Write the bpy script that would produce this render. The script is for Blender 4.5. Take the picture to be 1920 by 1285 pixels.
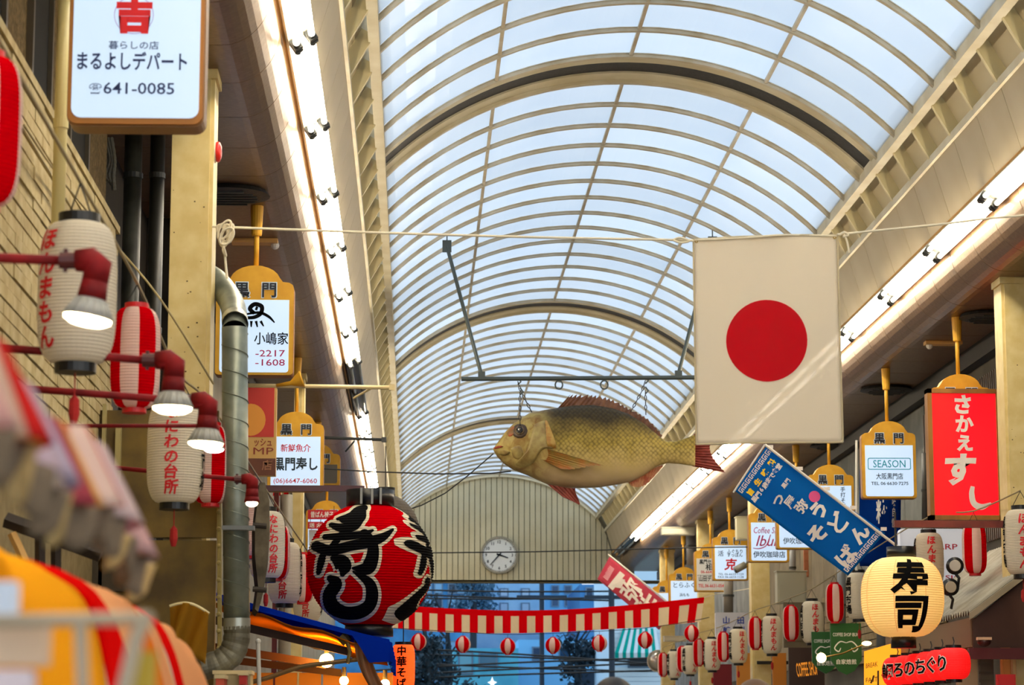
import bpy, bmesh, math, random
from mathutils import Vector, Matrix
random.seed(7)
for o in list(bpy.data.objects): bpy.data.objects.remove(o)
SC = bpy.context.scene
COL = SC.collection
PI = math.pi
# ---------------------------------------------------------------- camera
F, CXP, CYP, VPX, VPY, CZ = 4700.0, 960.0, 642.5, 777.0, 1400.0, 1.6
_wy = Vector((VPX-CXP, CYP-VPY, -F)).normalized()
_wz = Vector((0, F, CYP-VPY)).normalized()
_wx = _wy.cross(_wz).normalized()
RM = Matrix((_wx, _wy, _wz))                       # camera axes -> world axes
cam = bpy.data.cameras.new('camera'); cam_o = bpy.data.objects.new('camera', cam)
COL.objects.link(cam_o); SC.camera = cam_o
cam.sensor_width = 36.0; cam.lens = 36.0*F/1920.0; cam.clip_end = 400; cam.clip_start = .05
cam_o.matrix_world = Matrix.Translation((0, 0, CZ)) @ RM.to_4x4()
cam.dof.use_dof = True; cam.dof.focus_distance = 18.0; cam.dof.aperture_fstop = 6.0
# ---------------------------------------------------------------- world, exposure
wd = bpy.data.worlds.new('world'); SC.world = wd; wd.use_nodes = True
bg = wd.node_tree.nodes['Background']; bg.inputs[0].default_value = (.70, .82, .94, 1); bg.inputs[1].default_value = .66
SC.view_settings.view_transform = 'Standard'; SC.view_settings.look = 'None'
SC.view_settings.exposure = 1.3; SC.view_settings.gamma = 1.0; SC.view_settings.use_curve_mapping = False
TUBE_POWER, FACE_POWER = 18.0, 0.47

# ---------------------------------------------------------------- helpers
def at(px, py, Y):
    r = RM @ Vector((px-CXP, CYP-py, -F)); r = r*(Y/r.y); return Vector((r.x, r.y, r.z+CZ))
def atx(px, py, X):
    r = RM @ Vector((px-CXP, CYP-py, -F)); r = r*(X/r.x); return Vector((r.x, r.y, r.z+CZ))
def lin(h):
    h = h.lstrip('#'); v = [int(h[i:i+2], 16)/255 for i in (0, 2, 4)]
    return tuple((x/12.92 if x <= .04045 else ((x+.055)/1.055)**2.4) for x in v)+(1,)
MATS = {}
def M(name, hx, rough=.6, metal=0., hx2=None, scale=6., bump=0., emit=0., ehx=None, spec=.5, sub=None, detail=4., coat=0., stretch=None):
    if name in MATS: return MATS[name]
    m = bpy.data.materials.new(name); m.use_nodes = True; nt = m.node_tree; b = nt.nodes['Principled BSDF']
    b.inputs['Base Color'].default_value = lin(hx); b.inputs['Roughness'].default_value = rough
    b.inputs['Metallic'].default_value = metal; b.inputs['Specular IOR Level'].default_value = spec
    b.inputs['Coat Weight'].default_value = coat
    if hx2 or bump:
        tc = nt.nodes.new('ShaderNodeTexCoord'); nz = nt.nodes.new('ShaderNodeTexNoise')
        nz.inputs['Scale'].default_value = scale; nz.inputs['Detail'].default_value = detail
        if stretch:
            mp = nt.nodes.new('ShaderNodeMapping'); mp.inputs['Scale'].default_value = stretch
            nt.links.new(tc.outputs['Object'], mp.inputs[0]); nt.links.new(mp.outputs[0], nz.inputs['Vector'])
        else: nt.links.new(tc.outputs['Object'], nz.inputs['Vector'])
        if hx2:
            cr = nt.nodes.new('ShaderNodeValToRGB'); cr.color_ramp.elements[0].position = .38; cr.color_ramp.elements[1].position = .66
            cr.color_ramp.elements[0].color = lin(hx2); cr.color_ramp.elements[1].color = lin(hx)
            nt.links.new(nz.outputs['Fac'], cr.inputs[0]); nt.links.new(cr.outputs[0], b.inputs['Base Color'])
        if bump:
            bp = nt.nodes.new('ShaderNodeBump'); bp.inputs['Strength'].default_value = bump; bp.inputs['Distance'].default_value = .02
            nt.links.new(nz.outputs['Fac'], bp.inputs['Height']); nt.links.new(bp.outputs[0], b.inputs['Normal'])
    if emit:
        b.inputs['Emission Color'].default_value = lin(ehx or hx); b.inputs['Emission Strength'].default_value = emit
    MATS[name] = m; return m
def cloth(name, hx, trans=.4):
    """thin cloth / paper: diffuse + translucent"""
    if name in MATS: return MATS[name]
    m = bpy.data.materials.new(name); m.use_nodes = True; nt = m.node_tree; nt.nodes.clear()
    out = nt.nodes.new('ShaderNodeOutputMaterial'); d = nt.nodes.new('ShaderNodeBsdfDiffuse'); t = nt.nodes.new('ShaderNodeBsdfTranslucent')
    mx = nt.nodes.new('ShaderNodeMixShader'); mx.inputs[0].default_value = trans
    d.inputs[0].default_value = lin(hx); t.inputs[0].default_value = lin(hx)
    nt.links.new(d.outputs[0], mx.inputs[1]); nt.links.new(t.outputs[0], mx.inputs[2]); nt.links.new(mx.outputs[0], out.inputs[0])
    MATS[name] = m; return m
def woff(p):
    v = Vector((0, 0, 0))
    while p: v = v+p.location; p = p.parent
    return v
class MB:
    def __init__(s): s.v = []; s.f = []; s.m = []
    def add(s, vs, fs, mi=0):
        n = len(s.v); s.v += [tuple(p) for p in vs]; s.f += [tuple(i+n for i in f) for f in fs]
        s.m += [mi]*len(fs) if isinstance(mi, int) else list(mi); return s
    def box(s, x0, x1, y0, y1, z0, z1, mi=0):
        return s.add([(x, y, z) for x in (x0, x1) for y in (y0, y1) for z in (z0, z1)],
                     [(0, 1, 3, 2), (4, 6, 7, 5), (0, 4, 5, 1), (2, 3, 7, 6), (0, 2, 6, 4), (1, 5, 7, 3)], mi)
    def cbox(s, c, d, mi=0, rot=None):
        vs = [Vector((x*d[0]/2, y*d[1]/2, z*d[2]/2)) for x in (-1, 1) for y in (-1, 1) for z in (-1, 1)]
        if rot is not None: vs = [rot @ p for p in vs]
        return s.add([p+Vector(c) for p in vs], [(0, 1, 3, 2), (4, 6, 7, 5), (0, 4, 5, 1), (2, 3, 7, 6), (0, 2, 6, 4), (1, 5, 7, 3)], mi)
    def tube(s, pts, r, n=8, mi=0, cap=True):
        pts = [Vector(p) for p in pts]; k = len(pts); rs = r if isinstance(r, (list, tuple)) else [r]*k
        vs = []; up = None
        for i, p in enumerate(pts):
            t = (pts[min(i+1, k-1)]-pts[max(i-1, 0)])
            t = t.normalized() if t.length > 1e-9 else Vector((0, 0, 1))
            a = up if up is not None else (Vector((0, 0, 1)) if abs(t.z) < .9 else Vector((1, 0, 0)))
            a = (a-t*a.dot(t)).normalized(); up = a; b = t.cross(a)
            vs += [p+(a*math.cos(2*PI*j/n)+b*math.sin(2*PI*j/n))*rs[i] for j in range(n)]
        fs = [(i*n+j, i*n+(j+1) % n, (i+1)*n+(j+1) % n, (i+1)*n+j) for i in range(k-1) for j in range(n)]
        if cap: fs += [tuple(range(n))[::-1], tuple((k-1)*n+j for j in range(n))]
        return s.add(vs, fs, mi)
    def lathe(s, prof, n=24, c=(0, 0, 0), mi=0, cap=True):
        k = len(prof); vs = [(c[0]+r*math.cos(2*PI*j/n), c[1]+r*math.sin(2*PI*j/n), c[2]+z) for r, z in prof for j in range(n)]
        fs = []; ms = []
        for i in range(k-1):
            for j in range(n):
                fs.append((i*n+j, i*n+(j+1) % n, (i+1)*n+(j+1) % n, (i+1)*n+j)); ms.append(mi(j, i) if callable(mi) else mi)
        if cap: fs += [tuple(range(n))[::-1], tuple((k-1)*n+j for j in range(n))]; ms += [0 if callable(mi) else mi]*2
        return s.add(vs, fs, ms)
    def prism(s, poly, fa, fb, mi=0):
        """polygon (2D) swept between two mapped copies"""
        n = len(poly); vs = [fa(*p) for p in poly]+[fb(*p) for p in poly]
        return s.add(vs, [tuple(range(n)), tuple(range(n, 2*n))[::-1]]+[(i, n+i, n+(i+1) % n, (i+1) % n) for i in range(n)], mi)
    def yprism(s, poly, y0, y1, mi=0):
        return s.prism(poly, lambda a, b: (a, y0, b), lambda a, b: (a, y1, b), mi)
    def grid(s, fn, nu, nv, mi=0):
        vs = [fn(i/nu, j/nv) for i in range(nu+1) for j in range(nv+1)]; q = nv+1
        fs = [(i*q+j, (i+1)*q+j, (i+1)*q+j+1, i*q+j+1) for i in range(nu) for j in range(nv)]
        ms = [mi(i, j) if callable(mi) else mi for i in range(nu) for j in range(nv)]
        return s.add(vs, fs, ms)
    def shell(s, fn, nu, nv, off, mi=0):
        """closed thin sheet: grid plus a copy moved by off"""
        o = Vector(off); q = nv+1; n = (nu+1)*q
        vs = [Vector(fn(i/nu, j/nv)) for i in range(nu+1) for j in range(nv+1)]; vs += [p+o for p in vs]
        fs = []; ms = []
        for i in range(nu):
            for j in range(nv):
                a = (i*q+j, (i+1)*q+j, (i+1)*q+j+1, i*q+j+1); k = mi(i, j) if callable(mi) else mi
                fs += [a, tuple(x+n for x in a)[::-1]]; ms += [k, k]
        for i in range(nu):
            for j0 in (0, nv):
                fs.append((i*q+j0, (i+1)*q+j0, n+(i+1)*q+j0, n+i*q+j0)); ms.append(mi(i, max(0, j0-1)) if callable(mi) else mi)
        for j in range(nv):
            for i0 in (0, nu):
                fs.append((i0*q+j, i0*q+j+1, n+i0*q+j+1, n+i0*q+j)); ms.append(mi(max(0, i0-1), j) if callable(mi) else mi)
        return s.add(vs, fs, ms)
    def ball(s, c, r, nu=16, nv=10, mi=0, sc=(1, 1, 1)):
        return s.lathe([(r*math.sin(PI*max(.02, min(.98, i/nv)))*sc[0], -r*math.cos(PI*i/nv)*sc[2]) for i in range(nv+1)], nu, c, mi)
    def build(s, name, mats, parent=None, world=True, smooth=False, origin=None, recalc=True):
        if not isinstance(mats, (list, tuple)): mats = [mats]
        if parent is not None: off = woff(parent) if world else Vector((0, 0, 0))
        elif origin is not None: off = Vector(origin)
        else:
            xs, ys, zs = zip(*s.v); off = Vector(((min(xs)+max(xs))/2, (min(ys)+max(ys))/2, min(zs)))
        me = bpy.data.meshes.new(name)
        me.from_pydata([(p[0]-off.x, p[1]-off.y, p[2]-off.z) for p in s.v], [], s.f)
        for m in mats: me.materials.append(m)
        if len(mats) > 1: me.polygons.foreach_set('material_index', s.m)
        if recalc:
            bm = bmesh.new(); bm.from_mesh(me); bmesh.ops.recalc_face_normals(bm, faces=bm.faces); bm.to_mesh(me); bm.free()
        if smooth: me.polygons.foreach_set('use_smooth', [True]*len(me.polygons))
        me.update()
        o = bpy.data.objects.new(name, me); COL.objects.link(o)
        if parent is not None: o.parent = parent
        else: o.location = off
        return o
def tag(o, label, cat, group=None):
    o['label'] = label; o['category'] = cat
    if group: o['group'] = group
    return o
def thing(name, label, cat, loc=(0, 0, 0), rotz=0, group=None):
    o = bpy.data.objects.new(name, None); COL.objects.link(o); o.empty_display_size = .1
    o.location = loc; o.rotation_euler = (0, 0, rotz); return tag(o, label, cat, group)
def struct(o, label): o['kind'] = 'structure'; o['label'] = label; return o
def dup(root, loc, rotz=None, label=None, group=None):
    def cp(o, par):
        c = o.copy(); COL.objects.link(c)
        if par is not None: c.parent = par
        for ch in o.children: cp(ch, c)
        return c
    kids = list(root.children); r = root.copy(); COL.objects.link(r); r.location = loc
    for k in kids: cp(k, r)
    if rotz is not None: r.rotation_euler = (0, 0, rotz)
    if label: r['label'] = label
    if group: r['group'] = group
    return r
def sharecopy(o, name, loc, parent, rot=None):
    c = bpy.data.objects.new(name, o.data); COL.objects.link(c); c.parent = parent; c.location = loc
    if rot: c.rotation_euler = rot
    return c
def crom(pts, n=8):
    out = []; P = [pts[0]]+list(pts)+[pts[-1]]
    for i in range(1, len(P)-2):
        for k in range(n):
            t = k/n
            out.append(tuple(.5*((2*b)+(-a+c)*t+(2*a-5*b+4*c-d)*t*t+(-a+3*b-3*c+d)*t**3) for a, b, c, d in zip(P[i-1], P[i], P[i+1], P[i+2])))
    out.append(tuple(pts[-1])); return out
def interp(tab, x):
    if x <= tab[0][0]: return tab[0][1]
    for (a, b), (c, d) in zip(tab, tab[1:]):
        if x <= c: return b+(d-b)*(x-a)/(c-a)
    return tab[-1][1]
# ---- lettering
_TX = {}
def glyphs(s, bold):
    if 'M' in s: bold = 0.
    k = (s, round(bold, 4))
    if k not in _TX:
        cu = bpy.data.curves.new('t', 'FONT'); cu.body = s; cu.size = 1; cu.resolution_u = 2; cu.offset = bold
        ob = bpy.data.objects.new('t', cu); me = ob.to_mesh()
        vs = [(v.co.x, v.co.y) for v in me.vertices]; fs = [tuple(p.vertices) for p in me.polygons]
        ob.to_mesh_clear(); bpy.data.objects.remove(ob); bpy.data.curves.remove(cu); _TX[k] = (vs, fs)
    return _TX[k]
def text(mb, s, u, v, em, fn, bold=0., width=None, vert=False, pitch=1.08, slant=0., rot=0., xs=1., mi=0):
    """lay a string centred on (u, v); fn maps sheet coordinates to space. vert=True stacks the characters"""
    if vert:
        n = len(s)
        for i, ch in enumerate(s):
            if ch.strip(): text(mb, ch, u, v+((n-1)/2-i)*em*pitch, em, fn, bold, None, False, 1, slant, 0, xs, mi)
        return
    if bold == 0: bold = .014 if max(ord(c) for c in s) > 0x2000 else .005
    vs, fs = glyphs(s, bold)
    if not vs: return
    x0 = min(p[0] for p in vs); x1 = max(p[0] for p in vs); cy = .36 if max(ord(c) for c in s) > 0x2000 else .35
    k = em*xs
    if width: k = width/max(.01, x1-x0)
    cr, sr = math.cos(rot), math.sin(rot); out = []
    for a, b in vs:
        X = (a-(x0+x1)/2)*k+slant*(b-cy)*em; Z = (b-cy)*em
        out.append((u+X*cr-Z*sr, v+X*sr+Z*cr))
    mb.add([fn(*p) for p in out], fs, mi)
def bent(mb2d, fn, du, dv=None):
    """cut a flat (u, v, 0) MB on a lattice and map it on a curved surface"""
    me = bpy.data.meshes.new('tmp'); me.from_pydata([(p[0], p[1], 0) for p in mb2d.v], [], mb2d.f)
    bm = bmesh.new(); bm.from_mesh(me); bpy.data.meshes.remove(me)
    if not bm.verts: return MB()
    for ax, d in ((0, du), (1, dv)):
        if not d: continue
        lo = min(v.co[ax] for v in bm.verts); hi = max(v.co[ax] for v in bm.verts); t = math.ceil(lo/d)*d
        while t < hi:
            no = [0, 0, 0]; no[ax] = 1; co = [0, 0, 0]; co[ax] = t
            bmesh.ops.bisect_plane(bm, geom=bm.verts[:]+bm.edges[:]+bm.faces[:], plane_co=co, plane_no=no); t += d
    bm.verts.index_update(); out = MB()
    out.add([fn(v.co.x, v.co.y) for v in bm.verts], [tuple(v.index for v in f.verts) for f in bm.faces]); bm.free(); return out
flat = lambda y: (lambda u, v: (u, y, v))

# ---------------------------------------------------------------- materials
beige = M('painted_beige_steel', '#c6bea4', .5, hx2='#b7ab8a', scale=3)
pillar_m = M('cream_pillar_paint', '#dcc98e', .45, hx2='#d0b978', scale=9, detail=8)
rib_m = M('rib_paint', '#c2bba8', .5, hx2='#ad9f82', scale=4)
panel_m = M('fascia_panel_paint', '#a6977a', .55, hx2='#9c8c6c', scale=1.2)
soffit_m = M('brushed_champagne_metal', '#866a4c', .36, .5, hx2='#785c40', scale=30, bump=.05)
wood_tan = M('tan_ledge', '#d9a860', .5)
dark = M('dark_recess', '#171512', .8)
dark_grey = M('dark_grey_steel', '#3f4242', .5, .3)
black = M('black_lacquer', '#101114', .35)
ink = M('ink_black', '#08080a', .9, spec=.1)
navy = M('ink_navy', '#1b2a5c', .7)
red_ink = M('ink_red', '#d4101c', .7)
mag_ink = M('ink_magenta', '#b8215c', .7)
teal_ink = M('ink_teal', '#1e9db0', .7)
white_ink = M('ink_white', '#f2efe6', .7)
gold = M('ochre_sign_paint', '#dba632', .5, hx2='#cd9626', scale=8, spec=.3)
rope_m = M('cotton_rope', '#e6dcc2', .9)
wire_m = M('black_wire', '#141414', .6)
maroon = M('maroon_pipe_paint', '#8a1214', .6, hx2='#6a1012', scale=12, spec=.2)
galv = M('galvanised_duct', '#8f958a', .42, .55, hx2='#6f766c', scale=7)

# ================================================================ STRUCTURE
C = 1.69                      # arcade axis
ZS, ZC, ZL, ZO, ZI, ZA = [CZ+z for z in (3.49, 3.79, 3.89, 4.33, 4.615, 5.45)]
HW, HF, HC, HL, HO, HI = 3.30, 2.68, 2.43, 2.28, 2.15, 1.985
YG, Y0 = 50.8, -12.0
MOD, PER, D0 = .7357, 11.1, 8.6
RISE = ZA-ZI; RR = (HI**2+RISE**2)/(2*RISE); AC = ZA-RR; TH = math.asin(HI/RR)
def arc(t, r=0.): return (C+(RR+r)*math.sin(t*TH), AC+(RR+r)*math.cos(t*TH))
# floor
asph = M('street_paving', '#8a8378', .7, hx2='#756f66', scale=2)
struct(MB().box(-30, 34, -12, 130, -.1, 0).build('floor', asph, origin=(0, 0, -.1)), 'grey paved market street under the arcade')
# glass
def pane_mat():
    m = bpy.data.materials.new('frosted_blue_polycarbonate'); m.use_nodes = True; nt = m.node_tree; nt.nodes.clear()
    out = nt.nodes.new('ShaderNodeOutputMaterial'); d = nt.nodes.new('ShaderNodeBsdfDiffuse'); t = nt.nodes.new('ShaderNodeBsdfTranslucent')
    g = nt.nodes.new('ShaderNodeBsdfGlossy'); mx = nt.nodes.new('ShaderNodeMixShader'); m2 = nt.nodes.new('ShaderNodeMixShader')
    nz = nt.nodes.new('ShaderNodeTexNoise'); tc = nt.nodes.new('ShaderNodeTexCoord'); cr = nt.nodes.new('ShaderNodeValToRGB')
    oi = nt.nodes.new('ShaderNodeObjectInfo'); hs = nt.nodes.new('ShaderNodeHueSaturation'); mr = nt.nodes.new('ShaderNodeMapRange')
    nz.inputs['Scale'].default_value = 1.3; nt.links.new(tc.outputs['Object'], nz.inputs['Vector'])
    cr.color_ramp.elements[0].color = (.80, .85, .91, 1); cr.color_ramp.elements[1].color = (.93, .94, .95, 1)
    nt.links.new(nz.outputs['Fac'], cr.inputs[0])
    mr.inputs['To Min'].default_value = .93; mr.inputs['To Max'].default_value = 1.03
    nt.links.new(oi.outputs['Random'], mr.inputs['Value']); nt.links.new(mr.outputs[0], hs.inputs['Value']); nt.links.new(cr.outputs[0], hs.inputs['Color'])
    nt.links.new(hs.outputs[0], t.inputs[0]); d.inputs[0].default_value = (.8, .86, .9, 1)
    mx.inputs[0].default_value = .88; g.inputs['Roughness'].default_value = .12; m2.inputs[0].default_value = .05
    nt.links.new(d.outputs[0], mx.inputs[1]); nt.links.new(t.outputs[0], mx.inputs[2])
    nt.links.new(mx.outputs[0], m2.inputs[1]); nt.links.new(g.outputs[0], m2.inputs[2]); nt.links.new(m2.outputs[0], out.inputs[0])
    return m
glass = pane_mat()
# edge beams carry everything of the roof
mb = MB()
for s in (-1, 1):
    for (h, z, a, b) in ((HI, ZI, .05, .05), (HO, ZO, .02, .03)):
        mb.box(C+s*h-a/1.4, C+s*h+a/1.4, Y0, YG, z-b, z+b)
ceil = struct(mb.build('ceiling', beige, origin=(C, Y0, ZI)), 'arched arcade roof of frosted panes on beige ribs')
# stations
ribs_y, bays, gaps = [], [], []
d = D0
while d < YG:
    gaps.append(d)
    for k in range(15):
        y = d+.4+MOD*k
        if y < YG: ribs_y.append(y)
        if k < 14 and y+MOD <= YG+.3: bays.append((y, min(y+MOD, YG)))
    d += PER
k = 0
while D0-.4-MOD*k > Y0: ribs_y.append(D0-.4-MOD*k); k += 1
bays += [(D0-.4-MOD*(j+1), D0-.4-MOD*j) for j in range(k-1) if D0-.4-MOD*(j+1) > 1.5]
YR = min(a for a, b in bays)
# one rib, one pane per quarter, then shared copies
def arcbar(mb, r0, r1, y0, y1, n=28, mi=0, t0=-1, t1=1):
    ring = []
    for i in range(n+1):
        t = t0+(t1-t0)*i/n; a = arc(t, r0); b = arc(t, r1); ring += [(a[0], y0, a[1]), (a[0], y1, a[1]), (b[0], y1, b[1]), (b[0], y0, b[1])]
    fs = [(4*i+j, 4*i+(j+1) % 4, 4*i+4+(j+1) % 4, 4*i+4+j) for i in range(n) for j in range(4)]+[(0, 1, 2, 3), (4*n+3, 4*n+2, 4*n+1, 4*n)]
    mb.add(ring, fs, mi)
O = ceil.location
mb = MB(); arcbar(mb, -.032, -.006, -.024, .024); arcbar(mb, -.006, .0, -.034, .034)
rib0 = mb.build('rib', rib_m, ceil, origin=None); rib0.data.transform(Matrix.Translation((0, O.y, 0))); rib0.location = (0, ribs_y[0]-O.y, 0)
for y in ribs_y[1:]: sharecopy(rib0, 'rib', (0, y-O.y, 0), ceil)
for q in range(4):
    mb = MB(); arcbar(mb, .002, .010, .03, MOD-.03, 8, 0, -1+q*.5+.004, -.5+q*.5-.004)
    p0 = mb.build('pane', glass, ceil); p0.data.transform(Matrix.Translation((0, O.y, 0))); p0.location = (0, bays[0][0]-O.y, 0)
    for a, b in bays[1:]: sharecopy(p0, 'pane', (0, a-O.y, 0), ceil)
for q in range(4):                                   # the run of roof behind the camera, in long sheets
    mb = MB(); arcbar(mb, .002, .010, Y0, YR-.03, 8, 0, -1+q*.5+.004, -.5+q*.5-.004); mb.build('pane', glass, ceil)
for t in (-.5, 0, .5):
    mb = MB()
    for a, b in [(g+.4, min(g+.4+MOD*14, YG)) for g in gaps]+[(Y0, D0-.4)]:
        ax, az = arc(t, -.012); mb.box(ax-.014, ax+.014, a, b, az-.012, az+.012)
    mb.build('purlin', rib_m, ceil)
corr = M('dark_gutter_sheet', '#2c2b2b', .6, hx2='#1d1c1c', scale=40, stretch=(1, 1, .02))
for g in gaps:
    mb = MB(); arcbar(mb, .012, .03, g-.17, g+.17, 40); mb.build('gutter_arch', corr, ceil)
    for q in (-1, 1):
        mb = MB(); arcbar(mb, -.03, .02, g+q*.385-.022, g+q*.385+.022, 40); arcbar(mb, -.004, .012, min(g+q*.37, g+q*.16), max(g+q*.37, g+q*.16), 40)
        mb.build('gutter_rib', beige, ceil)
# coffered strip: back board + fins
fin_m = M('coffer_fin_paint', '#cdbf92', .5)
coff_m = M('coffer_board_paint', '#c4b795', .55)
nfin = int((YG-Y0)/MOD)
for s in (-1, 1):
    X = lambda h: C+s*h
    dx, dz = (HI-HO), (ZI-ZO); L = math.hypot(dx, dz); nx, nz = s*dz/L, -dx/L      # outward normal (away from the street)
    mb = MB(); ex, ez = s*dx/L*.07, dz/L*.07; poly = [(X(HO)+nx*.09-ex, ZO+nz*.09-ez), (X(HI)+nx*.09+ex, ZI+nz*.09+ez), (X(HI)+nx*.11+ex, ZI+nz*.11+ez), (X(HO)+nx*.11-ex, ZO+nz*.11-ez)]
    mb.yprism(poly, Y0, YG); mb.build('coffer_board', coff_m, ceil)
    mb = MB(); poly = [(X(HO)-nx*.005, ZO-nz*.005), (X(HI)-nx*.005, ZI-nz*.005), (X(HI)+nx*.09, ZI+nz*.09), (X(HO)+nx*.09, ZO+nz*.09)]
    mb.yprism(poly, Y0, Y0+.045); fin0 = mb.build('fin', fin_m, ceil)
    for k in range(1, nfin): sharecopy(fin0, 'fin', (0, k*MOD, 0), ceil)
    # sloping fascia panels
    mb = MB(); nx2, nz2 = s*(ZO-ZL), (HL-HO); l2 = math.hypot(nx2, nz2); nx2 /= l2; nz2 /= l2
    poly = [(X(HL), ZL), (X(HO), ZO), (X(HO)+nx2*.02, ZO+nz2*.02), (X(HL)+nx2*.02, ZL+nz2*.02)]
    mb.yprism(poly, Y0+.004, Y0+MOD-.004); p0 = mb.build('fascia_panel', panel_m, ceil)
    for k in range(1, nfin): sharecopy(p0, 'fascia_panel', (0, k*MOD, 0), ceil)
    mb = MB(); mb.yprism([(x+nx2*.03, z+nz2*.03) for x, z in poly], Y0, YG); mb.build('fascia_backing', dark, ceil)
    # soffit panels: flat soffit turning up in a quarter round
    pr = [(HW+.25, ZS), (HF, ZS)]
    for i in range(1, 11):
        a = i/10*PI/2; pr.append((HF-(HF-HC)*math.sin(a), ZC-(ZC-ZS)*math.cos(a)))
    pr += [(HC, ZC+.02), (HC+.02, ZC+.02)]
    for i in range(10, 0, -1):
        a = i/10*PI/2; pr.append((HF+.0-(HF-HC-.02)*math.sin(a), ZC-(ZC-ZS-.02)*math.cos(a)))
    pr += [(HF, ZS+.02), (HW+.25, ZS+.02)]
    mb = MB(); n = len(pr)//2; vs = []
    for y in (Y0+.004, Y0+MOD-.004): vs += [(X(h), y, z) for h, z in pr]
    N = len(pr); fs = [(i, N+i, N+(i+1) % N, (i+1) % N) for i in range(N)]
    fs += [(i, i+1, N-2-i, N-1-i) for i in range(n-1)]+[(N+i, N+N-1-i, N+N-2-i, N+i+1) for i in range(n-1)]
    mb.add(vs, fs); p0 = mb.build('soffit_panel', soffit_m, ceil, smooth=False)
    for k in range(1, nfin): sharecopy(p0, 'soffit_panel', (0, k*MOD, 0), ceil)
    mb = MB(); mb.box(min(X(HW+.3), X(HF)), max(X(HW+.3), X(HF)), Y0, YG, ZS+.03, ZS+.05); mb.build('soffit_backing', dark, ceil)
    # ledge that carries the tube fixtures
    mb = MB(); mb.yprism([(X(HC), ZC), (X(HL), ZL), (X(HL)+s*.04, ZL+.03), (X(HC)+s*.04, ZC+.03)], Y0, YG); mb.build('light_ledge', wood_tan, ceil)

# ---- end gable of upright boards
gab_m = M('gable_board_paint', '#c8c0a0', .55, hx2='#bfb593', scale=2)
ZG = at(936, 1088, YG).z
def gtop(x):
    h = abs(x-C)
    if h < HI: return AC+math.sqrt(RR*RR-h*h)
    if h < HO: return ZI+(ZO-ZI)*(h-HI)/(HO-HI)
    return ZO+(ZL-ZO)*min(1, (h-HO)/(HL-HO))
mb = MB(); mb.box(C-HL, C+HL, YG+.03, YG+.08, ZG-.03, ZG+.05); mb.box(C-HL-1, C+HL+1, YG+.03, YG+.2, ZG-.06, ZG)
mb.box(C-2.75, C+2.75, YG+.05, YG+.08, ZG, ZI+.12); mb.yprism([(C+HI*q/10, (gtop(C+HI*q/10)-.004 if abs(q) < 10 else ZI)) for q in range(-10, 11)], YG+.05, YG+.08)
wend = struct(mb.build('wall_end', M('gable_joint', '#5f573f', .8)), 'pale boarded gable wall closing the arcade end')
x = C-HL; pw = .112
while x < C+HL-.01:
    x1 = min(x+pw-.013, C+HL); mb = MB(); mb.yprism([(x, ZG), (x1, ZG), (x1, gtop(x1)), ((x+x1)/2, gtop((x+x1)/2)), (x, gtop(x))], YG, YG+.03)
    mb.build('board', gab_m, wend); x += pw
mb = MB(); arcbar(mb, -.04, .04, YG-.08, YG, 40); mb.build('arch_trim', beige, wend)

# ---- side walls
brick_m = M('pale_brick', '#c3b283', .8, hx2='#ac9765', scale=9, bump=.3)
mortar = M('mortar', '#8d7a50', .9, hx2='#7c693f', scale=14)
stucco = M('brown_stucco', '#8f774b', .9, hx2='#6b5733', scale=40, bump=.6)
XL, XR = C-HW, C+HW
wl = struct(MB().box(XL-.2, XL, 5.5, 13.2, 0, CZ+2.72).build('wall_left', mortar), 'pale brick shop wall on the near left')
bl, bh, r = .43, .062, 0
z = CZ+1.15
while z+bh < CZ+2.70:
    y = 7.9-(.215 if r % 2 else 0)
    while y < 13.0:
        MB().box(XL-.01, XL+.012+random.uniform(-.004, .004), y+.004, min(y+bl-.004, 13.19), z+.004, z+bh-.004).build('brick', brick_m, wl)
        y += bl
    z += bh; r += 1
mb = MB().box(XL-.02, XL+.022, 5.5, 13.2, CZ+2.70, CZ+2.74); mb.box(XL-.02, XL+.02, 5.5, 13.2, CZ+2.25, CZ+2.265)
mb.build('ledge', brick_m, wl)
MB().box(XL-.3, XL-.06, 5.5, 13.2, CZ+2.72, ZS).build('upper_wall', stucco, wl)
winf = M('aluminium_frame', '#6f6450', .4, .5)
for ya, yb in ((9.25, 9.75), (10.4, 11.0), (11.6, 12.3)):
    mb = MB()
    for (a, b, c_, d_) in ((ya, ya+.04, 2.8, ZS-CZ), (yb-.04, yb, 2.8, ZS-CZ)): mb.box(XL-.07, XL-.03, a, b, CZ+c_, CZ+d_)
    f = mb.build('window_frame', winf, wl); MB().box(XL-.065, XL-.05, ya+.04, yb-.04, CZ+2.8, ZS).build('window_pane', dark, f)
olive = M('stained_olive_board', '#84691f', .6, hx2='#503c10', scale=3, detail=8)
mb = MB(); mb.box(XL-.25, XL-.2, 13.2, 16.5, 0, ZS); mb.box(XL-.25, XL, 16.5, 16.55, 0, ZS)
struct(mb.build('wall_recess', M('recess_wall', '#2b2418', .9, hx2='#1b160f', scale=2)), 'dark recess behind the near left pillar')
greyw = M('grey_shop_cladding', '#8d8778', .7, hx2='#7a7364', scale=2)
struct(MB().box(XL-.2, XL, 16.55, YG, 0, ZS).build('wall_left_far', greyw), 'far left shop fronts behind the hanging signs')
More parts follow.
